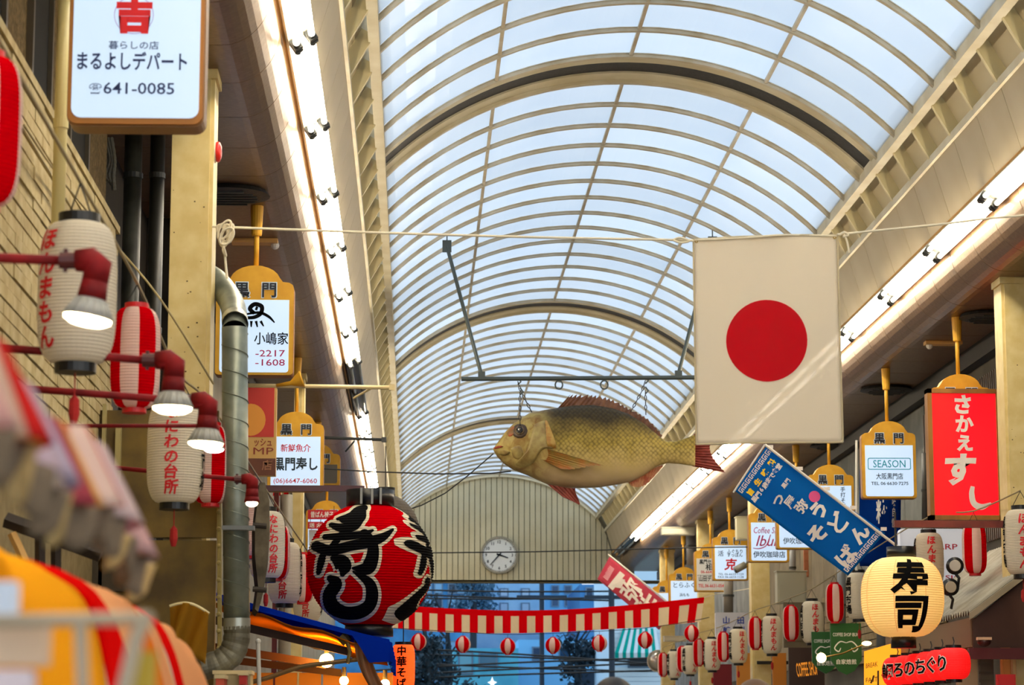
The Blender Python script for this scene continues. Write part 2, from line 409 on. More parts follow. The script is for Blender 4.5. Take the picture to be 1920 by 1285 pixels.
# stained partition below the near left pillar
pt = thing('partition', 'stained olive partition board below the near left pillar', 'partition', at(300, 1285, 12.62))
pz = lambda y: at(300, y, 12.62).z
mb = MB(); a = at(176, 900, 12.62).x; b = at(408, 900, 12.62).x
mb.box(a, b, 12.62, 12.67, .3, pz(1012)-.004); mb.build('panel', olive, pt)
mb = MB(); mb.box(a, b, 12.62, 12.67, pz(1008), pz(770)); mb.build('panel', olive, pt)
mb = MB(); mb.box(a, at(272, 1040, 12.6).x, 12.58, 12.62, pz(1110), pz(1020)); mb.build('meter_box', M('dark_olive_box', '#3a2d14', .6), pt)
mb = MB(); mb.box(at(186, 1040, 12.6).x, at(193, 1040, 12.6).x, 12.58, 12.62, .3, pz(760)); mb.build('batten', M('pale_batten', '#a99a62', .6), pt)
mb = MB(); mb.box(at(212, 1040, 12.6).x, at(222, 1040, 12.6).x, 12.57, 12.62, pz(1010), pz(800)); mb.build('batten', M('pale_batten', '#a99a62', .6), pt)
mb = MB(); mb.tube([at(411, 940, 12.54), at(412, 1240, 12.54)], .012, 8)
for k in range(9): mb.ball(at(410, 960+k*32, 12.53), .012, 8, 5)
mb.build('conduit', M('cream_conduit', '#b5a568', .5), pt)

# right wall, split in cladding runs with pieces
runs = [(6.0, 24.2, '#3d3328', '#2c241b'), (24.2, 29.5, '#7f8078', '#696a63'), (29.5, 36.0, '#8a7c62', '#74674f'), (36.0, YG, '#8c9092', '#6f7476')]
wr = struct(MB().box(XR, XR+.2, 6, YG, 0, ZS).build('wall_right', M('right_wall_base', '#5a5346', .8, hx2='#494236', scale=2)), 'cluttered shop front wall on the right')
slat_m = M('brown_steel_slat', '#5d4a3a', .45, .3)
y = 18.9
while y < 24.2:
    MB().box(XR-.035, XR, y, y+.035, CZ+1.75, CZ+3.2).build('slat', slat_m, wr); y += .075
for i, (a, b, h1, h2) in enumerate(runs[1:]):
    n = int((b-a)/.9)
    for k in range(n):
        MB().box(XR-.02, XR, a+k*(b-a)/n+.01, a+(k+1)*(b-a)/n-.01, CZ+1.0, CZ+3.3).build('cladding_panel', M('cladding_%d' % i, h1, .7, hx2=h2, scale=3), wr)
tanb = M('tan_brick', '#a08c66', .8, hx2='#86714c', scale=8)
z = CZ+.9; r = 0
while z < CZ+1.72:
    y = 23.6-(.2 if r % 2 else 0)
    while y < 30.0:
        MB().box(XR-.05, XR-.02, y+.005, y+.395, z+.005, z+.075).build('brick', tanb, wr); y += .4
    z += .08; r += 1
# baseline dark band where soffit meets the wall
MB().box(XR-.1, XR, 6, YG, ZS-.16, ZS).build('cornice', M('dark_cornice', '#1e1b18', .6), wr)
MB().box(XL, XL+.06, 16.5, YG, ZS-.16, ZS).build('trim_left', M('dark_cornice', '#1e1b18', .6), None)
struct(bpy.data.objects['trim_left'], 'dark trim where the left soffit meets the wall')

# ---- pillars
spots = M('rust_spot', '#5a4424', .8)
def pillar(x0, y, w, label, dirt=True, z1=None):
    """steel box column with a lipped street-side edge; x0 = street-side edge, w signed away from the street"""
    t = thing('pillar', label, 'pillar', (x0+w/2, y+.12, 0), 0, 'steel columns under the soffit')
    s = 1 if w > 0 else -1; mb = MB(); xa, xb = sorted((x0+s*.02, x0+w)); mb.box(xa, xb, y, y+.24, 0, z1 or ZS); mb.build('shaft', pillar_m, t)
    mb = MB(); xa, xb = sorted((x0, x0+s*.035)); mb.box(xa, xb, y+.02, y+.26, 0, ZS); mb.build('flange', pillar_m, t)
    mb = MB(); xa, xb = sorted((x0-s*.015, x0+w+s*.015)); mb.box(xa, xb, y-.015, y+.27, ZS-.05, ZS); mb.build('cap_plate', pillar_m, t)
    if dirt:
        mb = MB(); rr = random.Random(int(y*10))
        for k in range(60):
            px = x0+s*.04+(w-s*.05)*rr.random(); pzz = CZ+.9+2.0*rr.random()**1.5; q = rr.uniform(.0015, .005)
            mb.cbox((px, y-.0005, pzz), (q*2, .002, q*1.6))
        mb.build('rust_flecks', spots, t)['kind'] = 'stuff'
    return t
pl = at(398, 400, 12.74).x
pillar(pl, 12.74, -.215, 'cream steel pillar at left carrying the knotted rope')
pillar(at(568, 950, 23.55).x, 23.55, -.095, 'cream steel pillar at left behind the big red lantern', False)
pr_ = at(1883, 700, 18.4).x
pillar(pr_, 18.4, .24, 'cream steel pillar at the right edge beside the red framed sign')
for px, Y, lb in ((1410, 32.8, 'cream steel pillar at right below the coffee shop sign'), (1311, 38.9, 'cream steel pillar at right end of the striped bunting'), (1240, 44.9, 'farthest cream steel pillar at right beside the round mirror')):
    pillar(at(px, 1150, Y).x, Y, .24, lb, False)

# ================================================================ TUBE LIGHT FIXTURES
tube_m = M('lit_tube', '#ffffff', .4, emit=TUBE_POWER, ehx='#fff0d6')
off_m = M('unlit_tube', '#8e979c', .25)
fix_m = M('fixture_white', '#cfc8b4', .4)
fix_d = M('fixture_dark', '#4a4d50', .4)
def fixture(s, lit, label, group):
    hx, hz = C+s*(HC+HL)/2, (ZC+ZL)/2; d = Vector((s*(HL-HC), 0, ZL-ZC)).normalized(); n = Vector((-s*abs(d.z), 0, -abs(d.x))).normalized()
    t = thing('tube_fixture', label, 'light', (hx, 0, hz), 0, group); Ln = 1.93
    R3 = Matrix((d, Vector((0, 1, 0)), n)).transposed()
    mb = MB(); mb.cbox(n*.025, (.15, Ln-.01, .04), 0, R3); mb.build('body', fix_m if lit else fix_d, t, False)
    for k in (-1, 1):
        p = d*(k*.048)+n*.085; mb = MB(); mb.tube([p+Vector((0, -Ln/2+.05, 0)), p+Vector((0, Ln/2-.05, 0))], .017, 10)
        mb.build('tube', tube_m if lit else off_m, t, False, True)
        for e in (-1, 1):
            mb = MB(); q = p+Vector((0, e*(Ln/2-.03), 0)); mb.cbox(q-n*.02, (.05, .035, .085), 0, R3); mb.tube([q, q-Vector((0, e*.06, 0))], .021, 8)
            mb.build('socket', dark_grey, t, False)
    return t
for s, nm in ((-1, 'left'), (1, 'right')):
    first = {}
    for k in range(-12, 20):
        y = 13.2+1.93*k+.96
        if y > YG-.9: break
        lit = not ((s == -1 and k in (6, 7)) or (s == 1 and k >= 17))
        lb = ('lit twin tube fixture in the row along the %s roof edge' % nm) if lit else ('unlit dark twin tube fixture in the %s tube row' % nm)
        gr = '%s tube fixtures along the %s roof edge' % ('lit' if lit else 'unlit', nm)
        nth = ['nearest', 'second', 'third', 'fourth', 'fifth', 'sixth', 'seventh', 'eighth', 'ninth', 'tenth', 'eleventh', 'twelfth', 'thirteenth', 'fourteenth', 'fifteenth', 'sixteenth', 'seventeenth', 'eighteenth', 'nineteenth', 'twentieth', 'twenty-first', 'twenty-second', 'twenty-third', 'twenty-fourth', 'twenty-fifth', 'twenty-sixth', 'twenty-seventh', 'twenty-eighth', 'twenty-ninth', 'thirtieth', 'thirty-first'][18-k]
        lb = '%s twin tube fixture in the %s roof edge row, %s counted from the gable' % ('lit' if lit else 'unlit dark', nm, nth)
        if lit not in first: first[lit] = fixture(s, lit, lb, gr); first[lit].location.y = y
        else: o = first[lit]; dup(o, (o.location.x, y, o.location.z), None, lb)

# ================================================================ HANGING SHOP SIGNS
face_m = M('backlit_acrylic', '#8796a6', .3, emit=.70*FACE_POWER, ehx='#cbe4ff')
dim_face = M('dull_acrylic', '#b0aca2', .4, emit=.1, ehx='#d9d6cc')
gold_d = M('ochre_sign_edge', '#a8691f', .5)
blue_out = M('pale_outline', '#cfe2f2', .6)
def rrect(x0, x1, z0, z1, r, n=4, top=True):
    pts = []
    cs = [(x1-r, z0+r, -PI/2), (x1-r, z1-r, 0), (x0+r, z1-r, PI/2), (x0+r, z0+r, PI)]
    for i, (cx, cz, a0) in enumerate(cs):
        if not top and i in (1, 2): pts.append((x1 if i == 1 else x0, z1)); continue
        for k in range(n+1): a = a0+k/n*PI/2; pts.append((cx+r*math.cos(a), cz+r*math.sin(a)))
    return pts
W5 = .5
def kuromon_sign(px, Y, zb, label, face=None, writing=(), rz=0., crest=True, pole_top=ZS, cut=0.):
    """ochre sign box with arched crest, backlit face and pole. writing = [(material, [text args...])]"""
    base = at(px, 1000, Y); t = thing('hanging_sign', label, 'sign', (base.x, Y, zb), rz, 'ochre framed signs hanging from the soffit')
    w, hs, hf, dp = .25, .605-cut, .49-cut, .14
    poly = rrect(-w, w, 0, hs, .022)[:5]+[(w, hs-.04)]
    poly += [(w-.006, hs-.015), (w-.03, hs), (w-.07, hs+.004), (w-.09, hs+.03)]
    for k in range(9): a = PI*(.16+.68*k/8); poly.append((.165*math.cos(a), hs+.005+.108*math.sin(a)))
    poly += [(-w+.09, hs+.03), (-w+.07, hs+.004), (-w+.03, hs), (-w+.006, hs-.015), (-w, hs-.04)]+rrect(-w, w, 0, hs, .022)[-5:]
    mb = MB(); mb.yprism(poly, -dp/2, dp/2); mb.build('frame', gold, t, False)
    mb = MB(); mb.yprism([(x*1.012, z*1.0-.004 if z < .1 else z-.006) for x, z in poly], -dp/2+.015, dp/2-.015); mb.build('edge_band', gold_d, t, False)
    mb = MB(); mb.yprism(rrect(-.222, .222, .016, hf, .02, top=False), -dp/2-.006, -dp/2+.01); mb.build('face', face or face_m, t, False)
    if crest:
        for ch, u in (('黒', -.085), ('門', .092)):
            mo = MB(); text(mo, ch, u, .555-cut, .112, flat(-dp/2-.003), .045); mo.build('crest_outline', blue_out, t, False, recalc=False)
            mb = MB(); text(mb, ch, u, .555-cut, .105, flat(-dp/2-.006), .022); mb.build('crest_lettering', M('crest_ink', '#0d1626', .6), t, False, recalc=False)
    for mt, items in writing:
        for it in items:
            it = dict(it); mb = MB(); text(mb, it.pop('s'), it.pop('u', 0), it.pop('v'), it.pop('em'), flat(-dp/2-.010), **it)
            mb.build('lettering', mt, t, False, recalc=False)
    zt = pole_top-zb
    mb = MB(); mb.tube([(0, 0, hs+.1), (0, 0, zt-.1)], .017, 10); mb.build('pole', gold, t, False, True)
    mb = MB(); mb.lathe([(.03, zt-.2), (.034, zt-.19), (.042, zt-.02), (.042, zt)], 14); mb.build('pole_socket', gold, t, False)
    return t
T = lambda s, v, em, **k: dict(s=s, v=v, em=em, **k)
SB = CZ+2.27
# department store sign, nearest (no crest in view, taller box)
t = thing('hanging_sign', 'large backlit white sign with red circled character and blue store name, top left', 'sign', at(257, 242, 9.2), 0, 'ochre framed signs hanging from the soffit')
brown = M('bronze_sign_frame', '#8e6538', .45)
mb = MB(); mb.yprism(rrect(-.25, .25, 0, .64, .035), -.08, .08); mb.build('frame', gold_d, t, False)
mb = MB(); mb.yprism(rrect(-.255, .255, -.006, .64, .04), -.06, .06); mb.build('edge_band', brown, t, False)
mb = MB(); mb.yprism(rrect(-.236, .236, .022, .62, .035), -.088, -.07); mb.build('face', face_m, t, False)
k_ = .5/255; U = lambda px: (px-257)*k_; V = lambda py: (242-py)*k_
mb = MB(); text(mb, '暮らしの店', U(252), V(90), .034, flat(-.092), .01, width=95*k_); text(mb, 'まるよしデパート', U(250), V(122), .075, flat(-.092), .02, width=208*k_)
text(mb, '641-0085', U(264), V(174), .062, flat(-.092), .008, width=134*k_); text(mb, '☎', U(182), V(176), .042, flat(-.092), .0, width=24*k_)
mb.build('lettering', navy, t, False, recalc=False)
mb = MB(); text(mb, '吉', U(252), V(32), .135, flat(-.092), .06); mb.build('lettering', red_ink, t, False, recalc=False)
mb = MB(); mb.add(*(lambda n: ([((.0735 if i % 2 else .0715)*math.cos(2*PI*(i//2)/n)+U(251), -.091, (.0735 if i % 2 else .0715)*math.sin(2*PI*(i//2)/n)+V(30)) for i in range(2*n)], [(2*i, 2*i+1, (2*i+3) % (2*n), (2*i+2) % (2*n)) for i in range(n)]))(40)); mb.build('ring', M('ink_purple', '#8c3f9c', .7), t, False, recalc=False)
mb = MB(); mb.tube([(0, 0, .64), (0, 0, ZS-t.location.z-.1)], .017); mb.build('pole', gold, t, False, True)

kojima = kuromon_sign(472, 16.1, at(472, 706, 16.1).z, 'ochre sign with swirl emblem and black family-name lettering behind the grey duct pipe', None, [
    (ink, [T('若', .225, .065, u=-.155, bold=.01), T('小嶋家', .235, .085, u=.11, bold=.012, width=.22)]),
    (mag_ink, [T('電', .12, .06, u=-.16, bold=.01), T('-2217', .14, .06, u=.105, bold=.006, width=.19), T('-1608', .08, .06, u=.105, bold=.006, width=.19)])])
mb = MB(); fl = flat(-.081)
def ribbon(mb, pts, fn, n=8, k=1., mi=0, across=2):
    """brush stroke: pts = (u, v, half width)"""
    P = crom(pts, n); vs = []; m = len(P)
    for i, (u, v, w) in enumerate(P):
        a, b = P[max(i-1, 0)], P[min(i+1, m-1)]; tx, ty = b[0]-a[0], b[1]-a[1]; l = math.hypot(tx, ty) or 1
        nx, ny = -ty/l, tx/l
        vs += [fn(u+nx*w*k*(2*j/across-1), v+ny*w*k*(2*j/across-1)) for j in range(across+1)]
    q = across+1; fs = [(i*q+j, (i+1)*q+j, (i+1)*q+j+1, i*q+j+1) for i in range(m-1) for j in range(across)]
    mb.add(vs, fs, mi)
for st in ([(.0, .40, .012), (-.03, .43, .014), (.0, .46, .014), (.045, .445, .014), (.04, .40, .013), (.0, .375, .012), (-.05, .37, .01)],
           [(-.05, .395, .006), (.03, .405, .009), (.09, .38, .009), (.13, .34, .004)], [(-.05, .35, .009), (-.06, .31, .004)], [(-.02, .35, .009), (-.02, .31, .004)],
           [(.01, .35, .009), (.02, .31, .004)], [(.04, .35, .009), (.06, .315, .004)], [(-.075, .45, .009), (-.06, .40, .011), (-.075, .36, .006)], [(.005, .435, .012), (.02, .43, .012)]):
    ribbon(mb, st, fl)
mb.build('emblem', ink, kojima, False, recalc=False)
kuromon_sign(553, 22.6, SB, 'ochre sign with red fresh-fish line, bold black sushi name and red phone number', None, [
    (red_ink, [T('新鮮魚介', .385, .075, u=.0, width=.27, bold=.012), T('(06)6647-6060', .09, .06, u=.0, width=.39)]),
    (M('ink_slate', '#1f2f38', .7), [T('黒門寿し', .24, .125, u=.0, width=.40, bold=.028)])])
kuromon_sign(593, 27.2, CZ+2.80, 'short ochre sign half hidden behind the sign with red phone number', M('unlit_grey_face', '#6a6256', .6), cut=.27)
kuromon_sign(612, 30.9, SB, 'ochre sign top above two small red boards at left')
kuromon_sign(1805, 20.2, SB+.02, 'ochre crest peeping over the tall red wood-framed sign', dim_face)
sea = kuromon_sign(1668, 23.05, SB, 'ochre sign with teal boxed word on its backlit face', None, [
    (teal_ink, [T('SEASON', .318, .098, width=.30, bold=.004)]), (ink, [T('大阪黒門店', .20, .062, width=.25, bold=.01), T('TEL 06·6630·7275', .135, .042, width=.345, bold=.01)])], rz=-.03)
mb = MB(); o1 = rrect(-.2, .2, .262, .372, .016); o2 = rrect(-.193, .193, .269, .365, .012); n = len(o1)
mb.add([(a, -.081, b) for a, b in o1+o2], [(i, (i+1) % n, n+(i+1) % n, n+i) for i in range(n)]); mb.build('box_outline', teal_ink, sea, False, recalc=False)
kuromon_sign(1557, 26.7, SB, 'ochre sign with small noodle lettering behind the blue banner', None, [(ink, [T('手打そば', .36, .055, u=.13, vert=True), T('い', .33, .2, u=-.06, bold=.02, xs=1.2)])])
kuromon_sign(1495, 29.1, SB, 'ochre sign with coffee house name cut by the lower edge of the blue banner', None, [(ink, [T('伊吹珈琲店', .09, .08, width=.36, bold=.008)])])
ib = kuromon_sign(1440, 31.2, SB, 'ochre sign with pink coffee shop script', None, [
    (mag_ink, [T('Coffee Shop', .395, .11, width=.38, slant=.15), T('Ibuki', .265, .19, u=.02, width=.33, slant=.3)]), (ink, [T('伊吹珈琲店', .09, .085, width=.40, bold=.012)])])
mb = MB(); ribbon(mb, [(-.2, .17, .004), (-.12, .165, .006), (-.04, .2, .006), (.0, .28, .006), (.02, .34, .005)], flat(-.081)); mb.build('flourish', mag_ink, ib, False, recalc=False)
kuromon_sign(1368, 35.4, at(1370, 1089, 35.4).z, 'ochre sign for fugu and turtle with a red brushed character', None, [
    (ink, [T('活', .375, .085, u=-.14, bold=.008), T('ふぐちり', .405, .065, u=.06, width=.22), T('すっぽん', .355, .065, u=.06, width=.22), T('TEL 06-6633-1129', .085, .04, width=.36), T('FAX 06-6633-1128', .045, .04, width=.36)]),
    (red_ink, [T('克', .22, .17, u=.0, bold=.03, slant=.15)])])
kuromon_sign(1332, 37.4, at(1332, 1110, 37.4).z, 'ochre sign with grey two part directory face beside the fugu sign', dim_face, [
    (ink, [T('黒門センター', .44, .075, width=.36, bold=.02), T('相談', .36, .1, u=.03, width=.24, bold=.015), T('山田デンタル', .19, .09, width=.38, bold=.015)]),
    (red_ink, [T('06-6643-3333', .29, .06, width=.32, bold=.01), T('TEL.06-6631-0541', .085, .07, width=.40, bold=.015)]), (ink, [T('—', .245, .05, width=.43)])])
kuromon_sign(1281, 41.3, SB-.07, 'ochre sign with tiger fugu lettering above the bunting end', None, [(ink, [T('とらふぐ', .42, .1, width=.36, bold=.005), T('浜もも', .26, .06, width=.16), T('黒門', .12, .07, width=.3, bold=.01)])])
kuromon_sign(1249, 44.3, SB-.09, 'farthest ochre sign at right, above the bunting, half hidden', None, [(ink, [T('ビジネス', .30, .12, width=.36)])])

# red framed sushi sign
rs = thing('framed_sign', 'tall red sign with white brushed characters in a wooden frame', 'sign', at(1811, 976, 19.95), 0)
k_ = 19.95/4764*1.0; wq, hq = 142*k_, 253*k_
woodf = M('brown_wood_frame', '#b0782e', .5, hx2='#8f5c20', scale=6, stretch=(1, 1, .2))
mb = MB(); b = .036
mb.box(-wq/2, wq/2, -.06, .06, 0, b); mb.box(-wq/2, wq/2, -.06, .06, hq-b, hq); mb.box(-wq/2, -wq/2+b, -.06, .06, 0, hq); mb.box(wq/2-b, wq/2, -.06, .06, 0, hq); mb.build('frame', woodf, rs, False)
mb = MB(); mb.box(-wq/2+b, wq/2-b, -.035, .03, b, hq-b); mb.build('face', M('red_acrylic', '#f01622', .12, emit=.34, ehx='#ff1020', coat=.6), rs, False)
mb = MB(); f = flat(-.039)
text(mb, 'さ', -.008, hq-.128, .165, f, .05, slant=.05); text(mb, 'か', .004, hq-.285, .15, f, .045); text(mb, 'え', .0, hq-.44, .14, f, .05)
text(mb, 'す', -.046, hq-.655, .27, f, .05, slant=.12)
ribbon(mb, [(.055, hq-.79, .016), (.045, hq-.85, .022), (.06, hq-.925, .024), (.12, hq-.955, .024), (.20, hq-.925, .008)], f)
mb.build('lettering', white_ink, rs, False, recalc=False)

# small boards at left below the signs
for (px0, px1, py0, py1, Y, mt, tx, lb) in ((577, 631, 957, 974, 30.4, M('red_board', '#c81a28', .5), '昔ばん椅子', 'small red board with white characters below an ochre sign at left'),
                                     (577, 606, 979, 992, 30.4, M('red_board', '#c81a28', .5), '送 火', 'smaller red board hanging below the first red board at left'),
                                     (579, 604, 994, 1022, 30.5, M('white_board', '#dfe6ec', .5), '', 'white notice board edge below the red boards at left')):
    a, b = at(px0, py1, Y), at(px1, py0, Y); t = thing('notice_board', lb, 'sign', ((a.x+b.x)/2, Y, a.z))
    mb = MB(); mb.box(a.x, b.x, Y-.01, Y+.01, a.z, b.z); mb.build('panel', mt, t)
    if tx: mb = MB(); text(mb, tx, (a.x+b.x)/2, (a.z+b.z)/2, (b.z-a.z)*.7, flat(Y-.013), .015, width=(b.x-a.x)*.8); mb.build('lettering', white_ink, t, recalc=False)
    mb = MB(); mb.tube([(a.x+.03, Y, b.z), (a.x+.03, Y, b.z+.05)], .004, 6); mb.tube([(b.x-.03, Y, b.z), (b.x-.03, Y, b.z+.05)], .004, 6); mb.build('hanger', wire_m, t)

# vertical orange shop sign left of the sushi sign (mascot left out)
a, b = at(464, 892, 21.0), at(519, 728, 21.0); Y = 21.0
t = thing('vertical_sign', 'faded red and orange vertical shop sign behind the grey duct pipe', 'sign', ((a.x+b.x)/2, Y, a.z))
mb = MB(); mb.box(a.x-.25, b.x, Y, Y+.1, a.z, b.z); mb.build('box', M('tan_sign_box', '#b08a4a', .5, emit=.05), t)
mb = MB(); mb.box(a.x-.25, at(510, 1040, Y).x, Y-.004, Y, at(960, 822, Y).z, at(960, 730, Y).z); mb.build('picture_panel', M('red_print', '#b3261c', .5), t)
mb = MB(); mb.prism([(at(470+28*math.cos(q), 790, Y).x, at(960, 790+30*math.sin(q), Y).z) for q in [2*PI*i/24 for i in range(24)]], lambda u, v: (u, Y-.007, v), lambda u, v: (u, Y-.004, v)); mb.build('plain_disc', M('orange_print', '#d08a2c', .5), t)
mb = MB(); f = flat(Y-.004); text(mb, 'ッシュ', at(490, 1040, Y).x, at(960, 832, Y).z, .075, f, .02, width=at(503, 1040, Y).x-at(470, 1040, Y).x); text(mb, 'MP', at(491, 1040, Y).x, at(960, 848, Y).z, .085, f, .004, width=at(510, 1040, Y).x-at(472, 1040, Y).x)
mb.build('lettering', M('maroon_print', '#7d2a1a', .6), t, recalc=False)
mb = MB(); mb.box(a.x-.25, b.x, Y-.004, Y, a.z, at(960, 862, Y).z); mb.build('lower_panel', M('dark_print', '#5d2f1a', .6), t)
mb = MB(); text(mb, '店', at(498, 1040, Y).x, at(960, 875, Y).z, .09, flat(Y-.008), .02); mb.build('lettering', M('tan_print', '#8a5a3a', .6), t, recalc=False)

# ================================================================ FLAG AND ROPE
YF = 12.6
flag_w = cloth('flag_linen', '#f3ead8', .35); flag_r = cloth('flag_red', '#d8001e', .3)
for m_ in (flag_w, flag_r):       # loose weave lets some light straight through
    nt = m_.node_tree; o_ = nt.nodes['Material Output']; src = o_.inputs[0].links[0].from_socket; tr = nt.nodes.new('ShaderNodeBsdfTransparent'); mx = nt.nodes.new('ShaderNodeMixShader'); mx.inputs[0].default_value = .07
    nt.links.new(src, mx.inputs[1]); nt.links.new(tr.outputs[0], mx.inputs[2]); nt.links.new(mx.outputs[0], o_.inputs[0])
fc = [at(1300, 449, YF), at(1570, 441, YF), at(1581, 829, YF), at(1306, 833, YF)]
fl_ = thing('flag', 'white flag with a red disc hanging from the rope', 'flag', (fc[0]+fc[1])/2)
def fpt(u, v):
    p = (fc[0]*(1-u)+fc[1]*u)*(1-v)+(fc[3]*(1-u)+fc[2]*u)*v
    p = p.copy(); p.y += .012*math.sin(u*7+v*2)*v+.006*math.sin(u*15); p.z += .006*math.sin(u*PI)*(1-v); return p
mb = MB(); mb.shell(fpt, 30, 40, (0, .002, 0)); mb.build('cloth', flag_w, fl_, smooth=True)
cu, cv, ru, rv = (1439-1303)/276, (644-446)/389, 77/276, 77/389
mb = MB(); nr, na = 10, 48; vs = [fpt(cu, cv)-Vector((0, .003, 0))]
for i in range(1, nr+1): vs += [fpt(cu+ru*i/nr*math.cos(2*PI*j/na), cv+rv*i/nr*math.sin(2*PI*j/na))-Vector((0, .003, 0)) for j in range(na)]
fs = [(0, 1+j, 1+(j+1) % na) for j in range(na)]+[(1+(i-1)*na+j, 1+i*na+j, 1+i*na+(j+1) % na, 1+(i-1)*na+(j+1) % na) for i in range(1, nr) for j in range(na)]
mb.add(vs, fs); mb.build('disc', flag_r, fl_, smooth=True, recalc=False)
mb = MB(); hem = lambda pts: mb.tube([fpt(*q)+Vector((0, -.002, 0)) for q in pts], .005, 6)
hem([(i/20, 0) for i in range(21)]); hem([(i/20, 1) for i in range(21)]); hem([(0, i/20) for i in range(21)]); hem([(1, i/20) for i in range(21)]); mb.build('hem', M('linen_hem', '#c2b493', .8), fl_)
for u in (.02, .98):
    mb = MB(); c = fpt(u, .012); mb.add([(c.x+q*math.cos(a), c.y-.006, c.z+q*math.sin(a)) for a in [2*PI*i/12 for i in range(12)] for q in (.004, .009)], [(2*i, 2*i+1, (2*i+3) % 24, (2*i+2) % 24) for i in range(12)]); mb.build('eyelet', M('brass', '#a08040', .35, .9), fl_, recalc=False)
# rope
rp = thing('rope', 'white cotton rope knotted on the left pillar and holding the flag', 'rope', at(402, 427, 12.7))
def ropeline(pts, r=.0065, n=6): mb.tube(crom([tuple(p) for p in pts], n), r, 6)
mb = MB(); ropeline([at(398, 425, 12.74), at(470, 428, 12.7), at(720, 437, 12.65), at(1000, 445, 12.6), at(1262, 450, YF), at(1300, 452, YF-.01)]); mb.build('span', rope_m, rp)
mb = MB(); ropeline([at(1570, 440, YF-.01), at(1600, 437, YF), at(1760, 421, 12.6), at(1920, 404, 12.62), at(2376, 372, 12.7)], .006); mb.build('span', rope_m, rp)
mb = MB(); ropeline([fpt(0, .004), at(1400, 446, YF-.01), at(1470, 441, YF-.01), fpt(1, .004)], .006); mb.build('head_rope', rope_m, rp)
mb = MB(); rr = random.Random(3)
for k in range(6):
    cx, cy = 423+rr.uniform(-5, 5), 437+rr.uniform(-6, 7); a0 = rr.random()*6; ra, rb = rr.uniform(7, 12), rr.uniform(14, 22); tl = rr.uniform(-.7, .7)
    pts = []
    for i in range(13):
        a = a0+i/12*2*PI; x, y = ra*math.cos(a), rb*math.sin(a); pts.append(at(cx+x*math.cos(tl)-y*math.sin(tl), cy+x*math.sin(tl)+y*math.cos(tl), 12.66-.012*k+.01*math.sin(a)))
    ropeline(pts, .006, 3)
mb.build('knot', rope_m, rp)
mb = MB(); ropeline([at(421, 455, 12.64), at(418, 470, 12.62), at(424, 480, 12.62), at(420, 465, 12.6)], .006); ropeline([at(421, 470, 12.63), at(423, 495, 12.63), at(426, 522, 12.63)], .0065); mb.build('tail', rope_m, rp)
mb = MB(); ropeline([at(1582, 440, YF-.02), at(1588, 452, YF-.02), at(1592, 474, YF-.02)], .005); ropeline([at(1574, 441, YF-.02), at(1583, 436, YF-.025), at(1590, 441, YF-.02), at(1580, 444, YF-.02)], .007); mb.build('tail', rope_m, rp)
mb = MB(); ropeline([at(1262, 450, YF-.01), at(1275, 446, YF-.02), at(1292, 452, YF-.02), at(1275, 455, YF-.02), at(1262, 450, YF-.01)], .006); mb.build('knot', rope_m, rp)

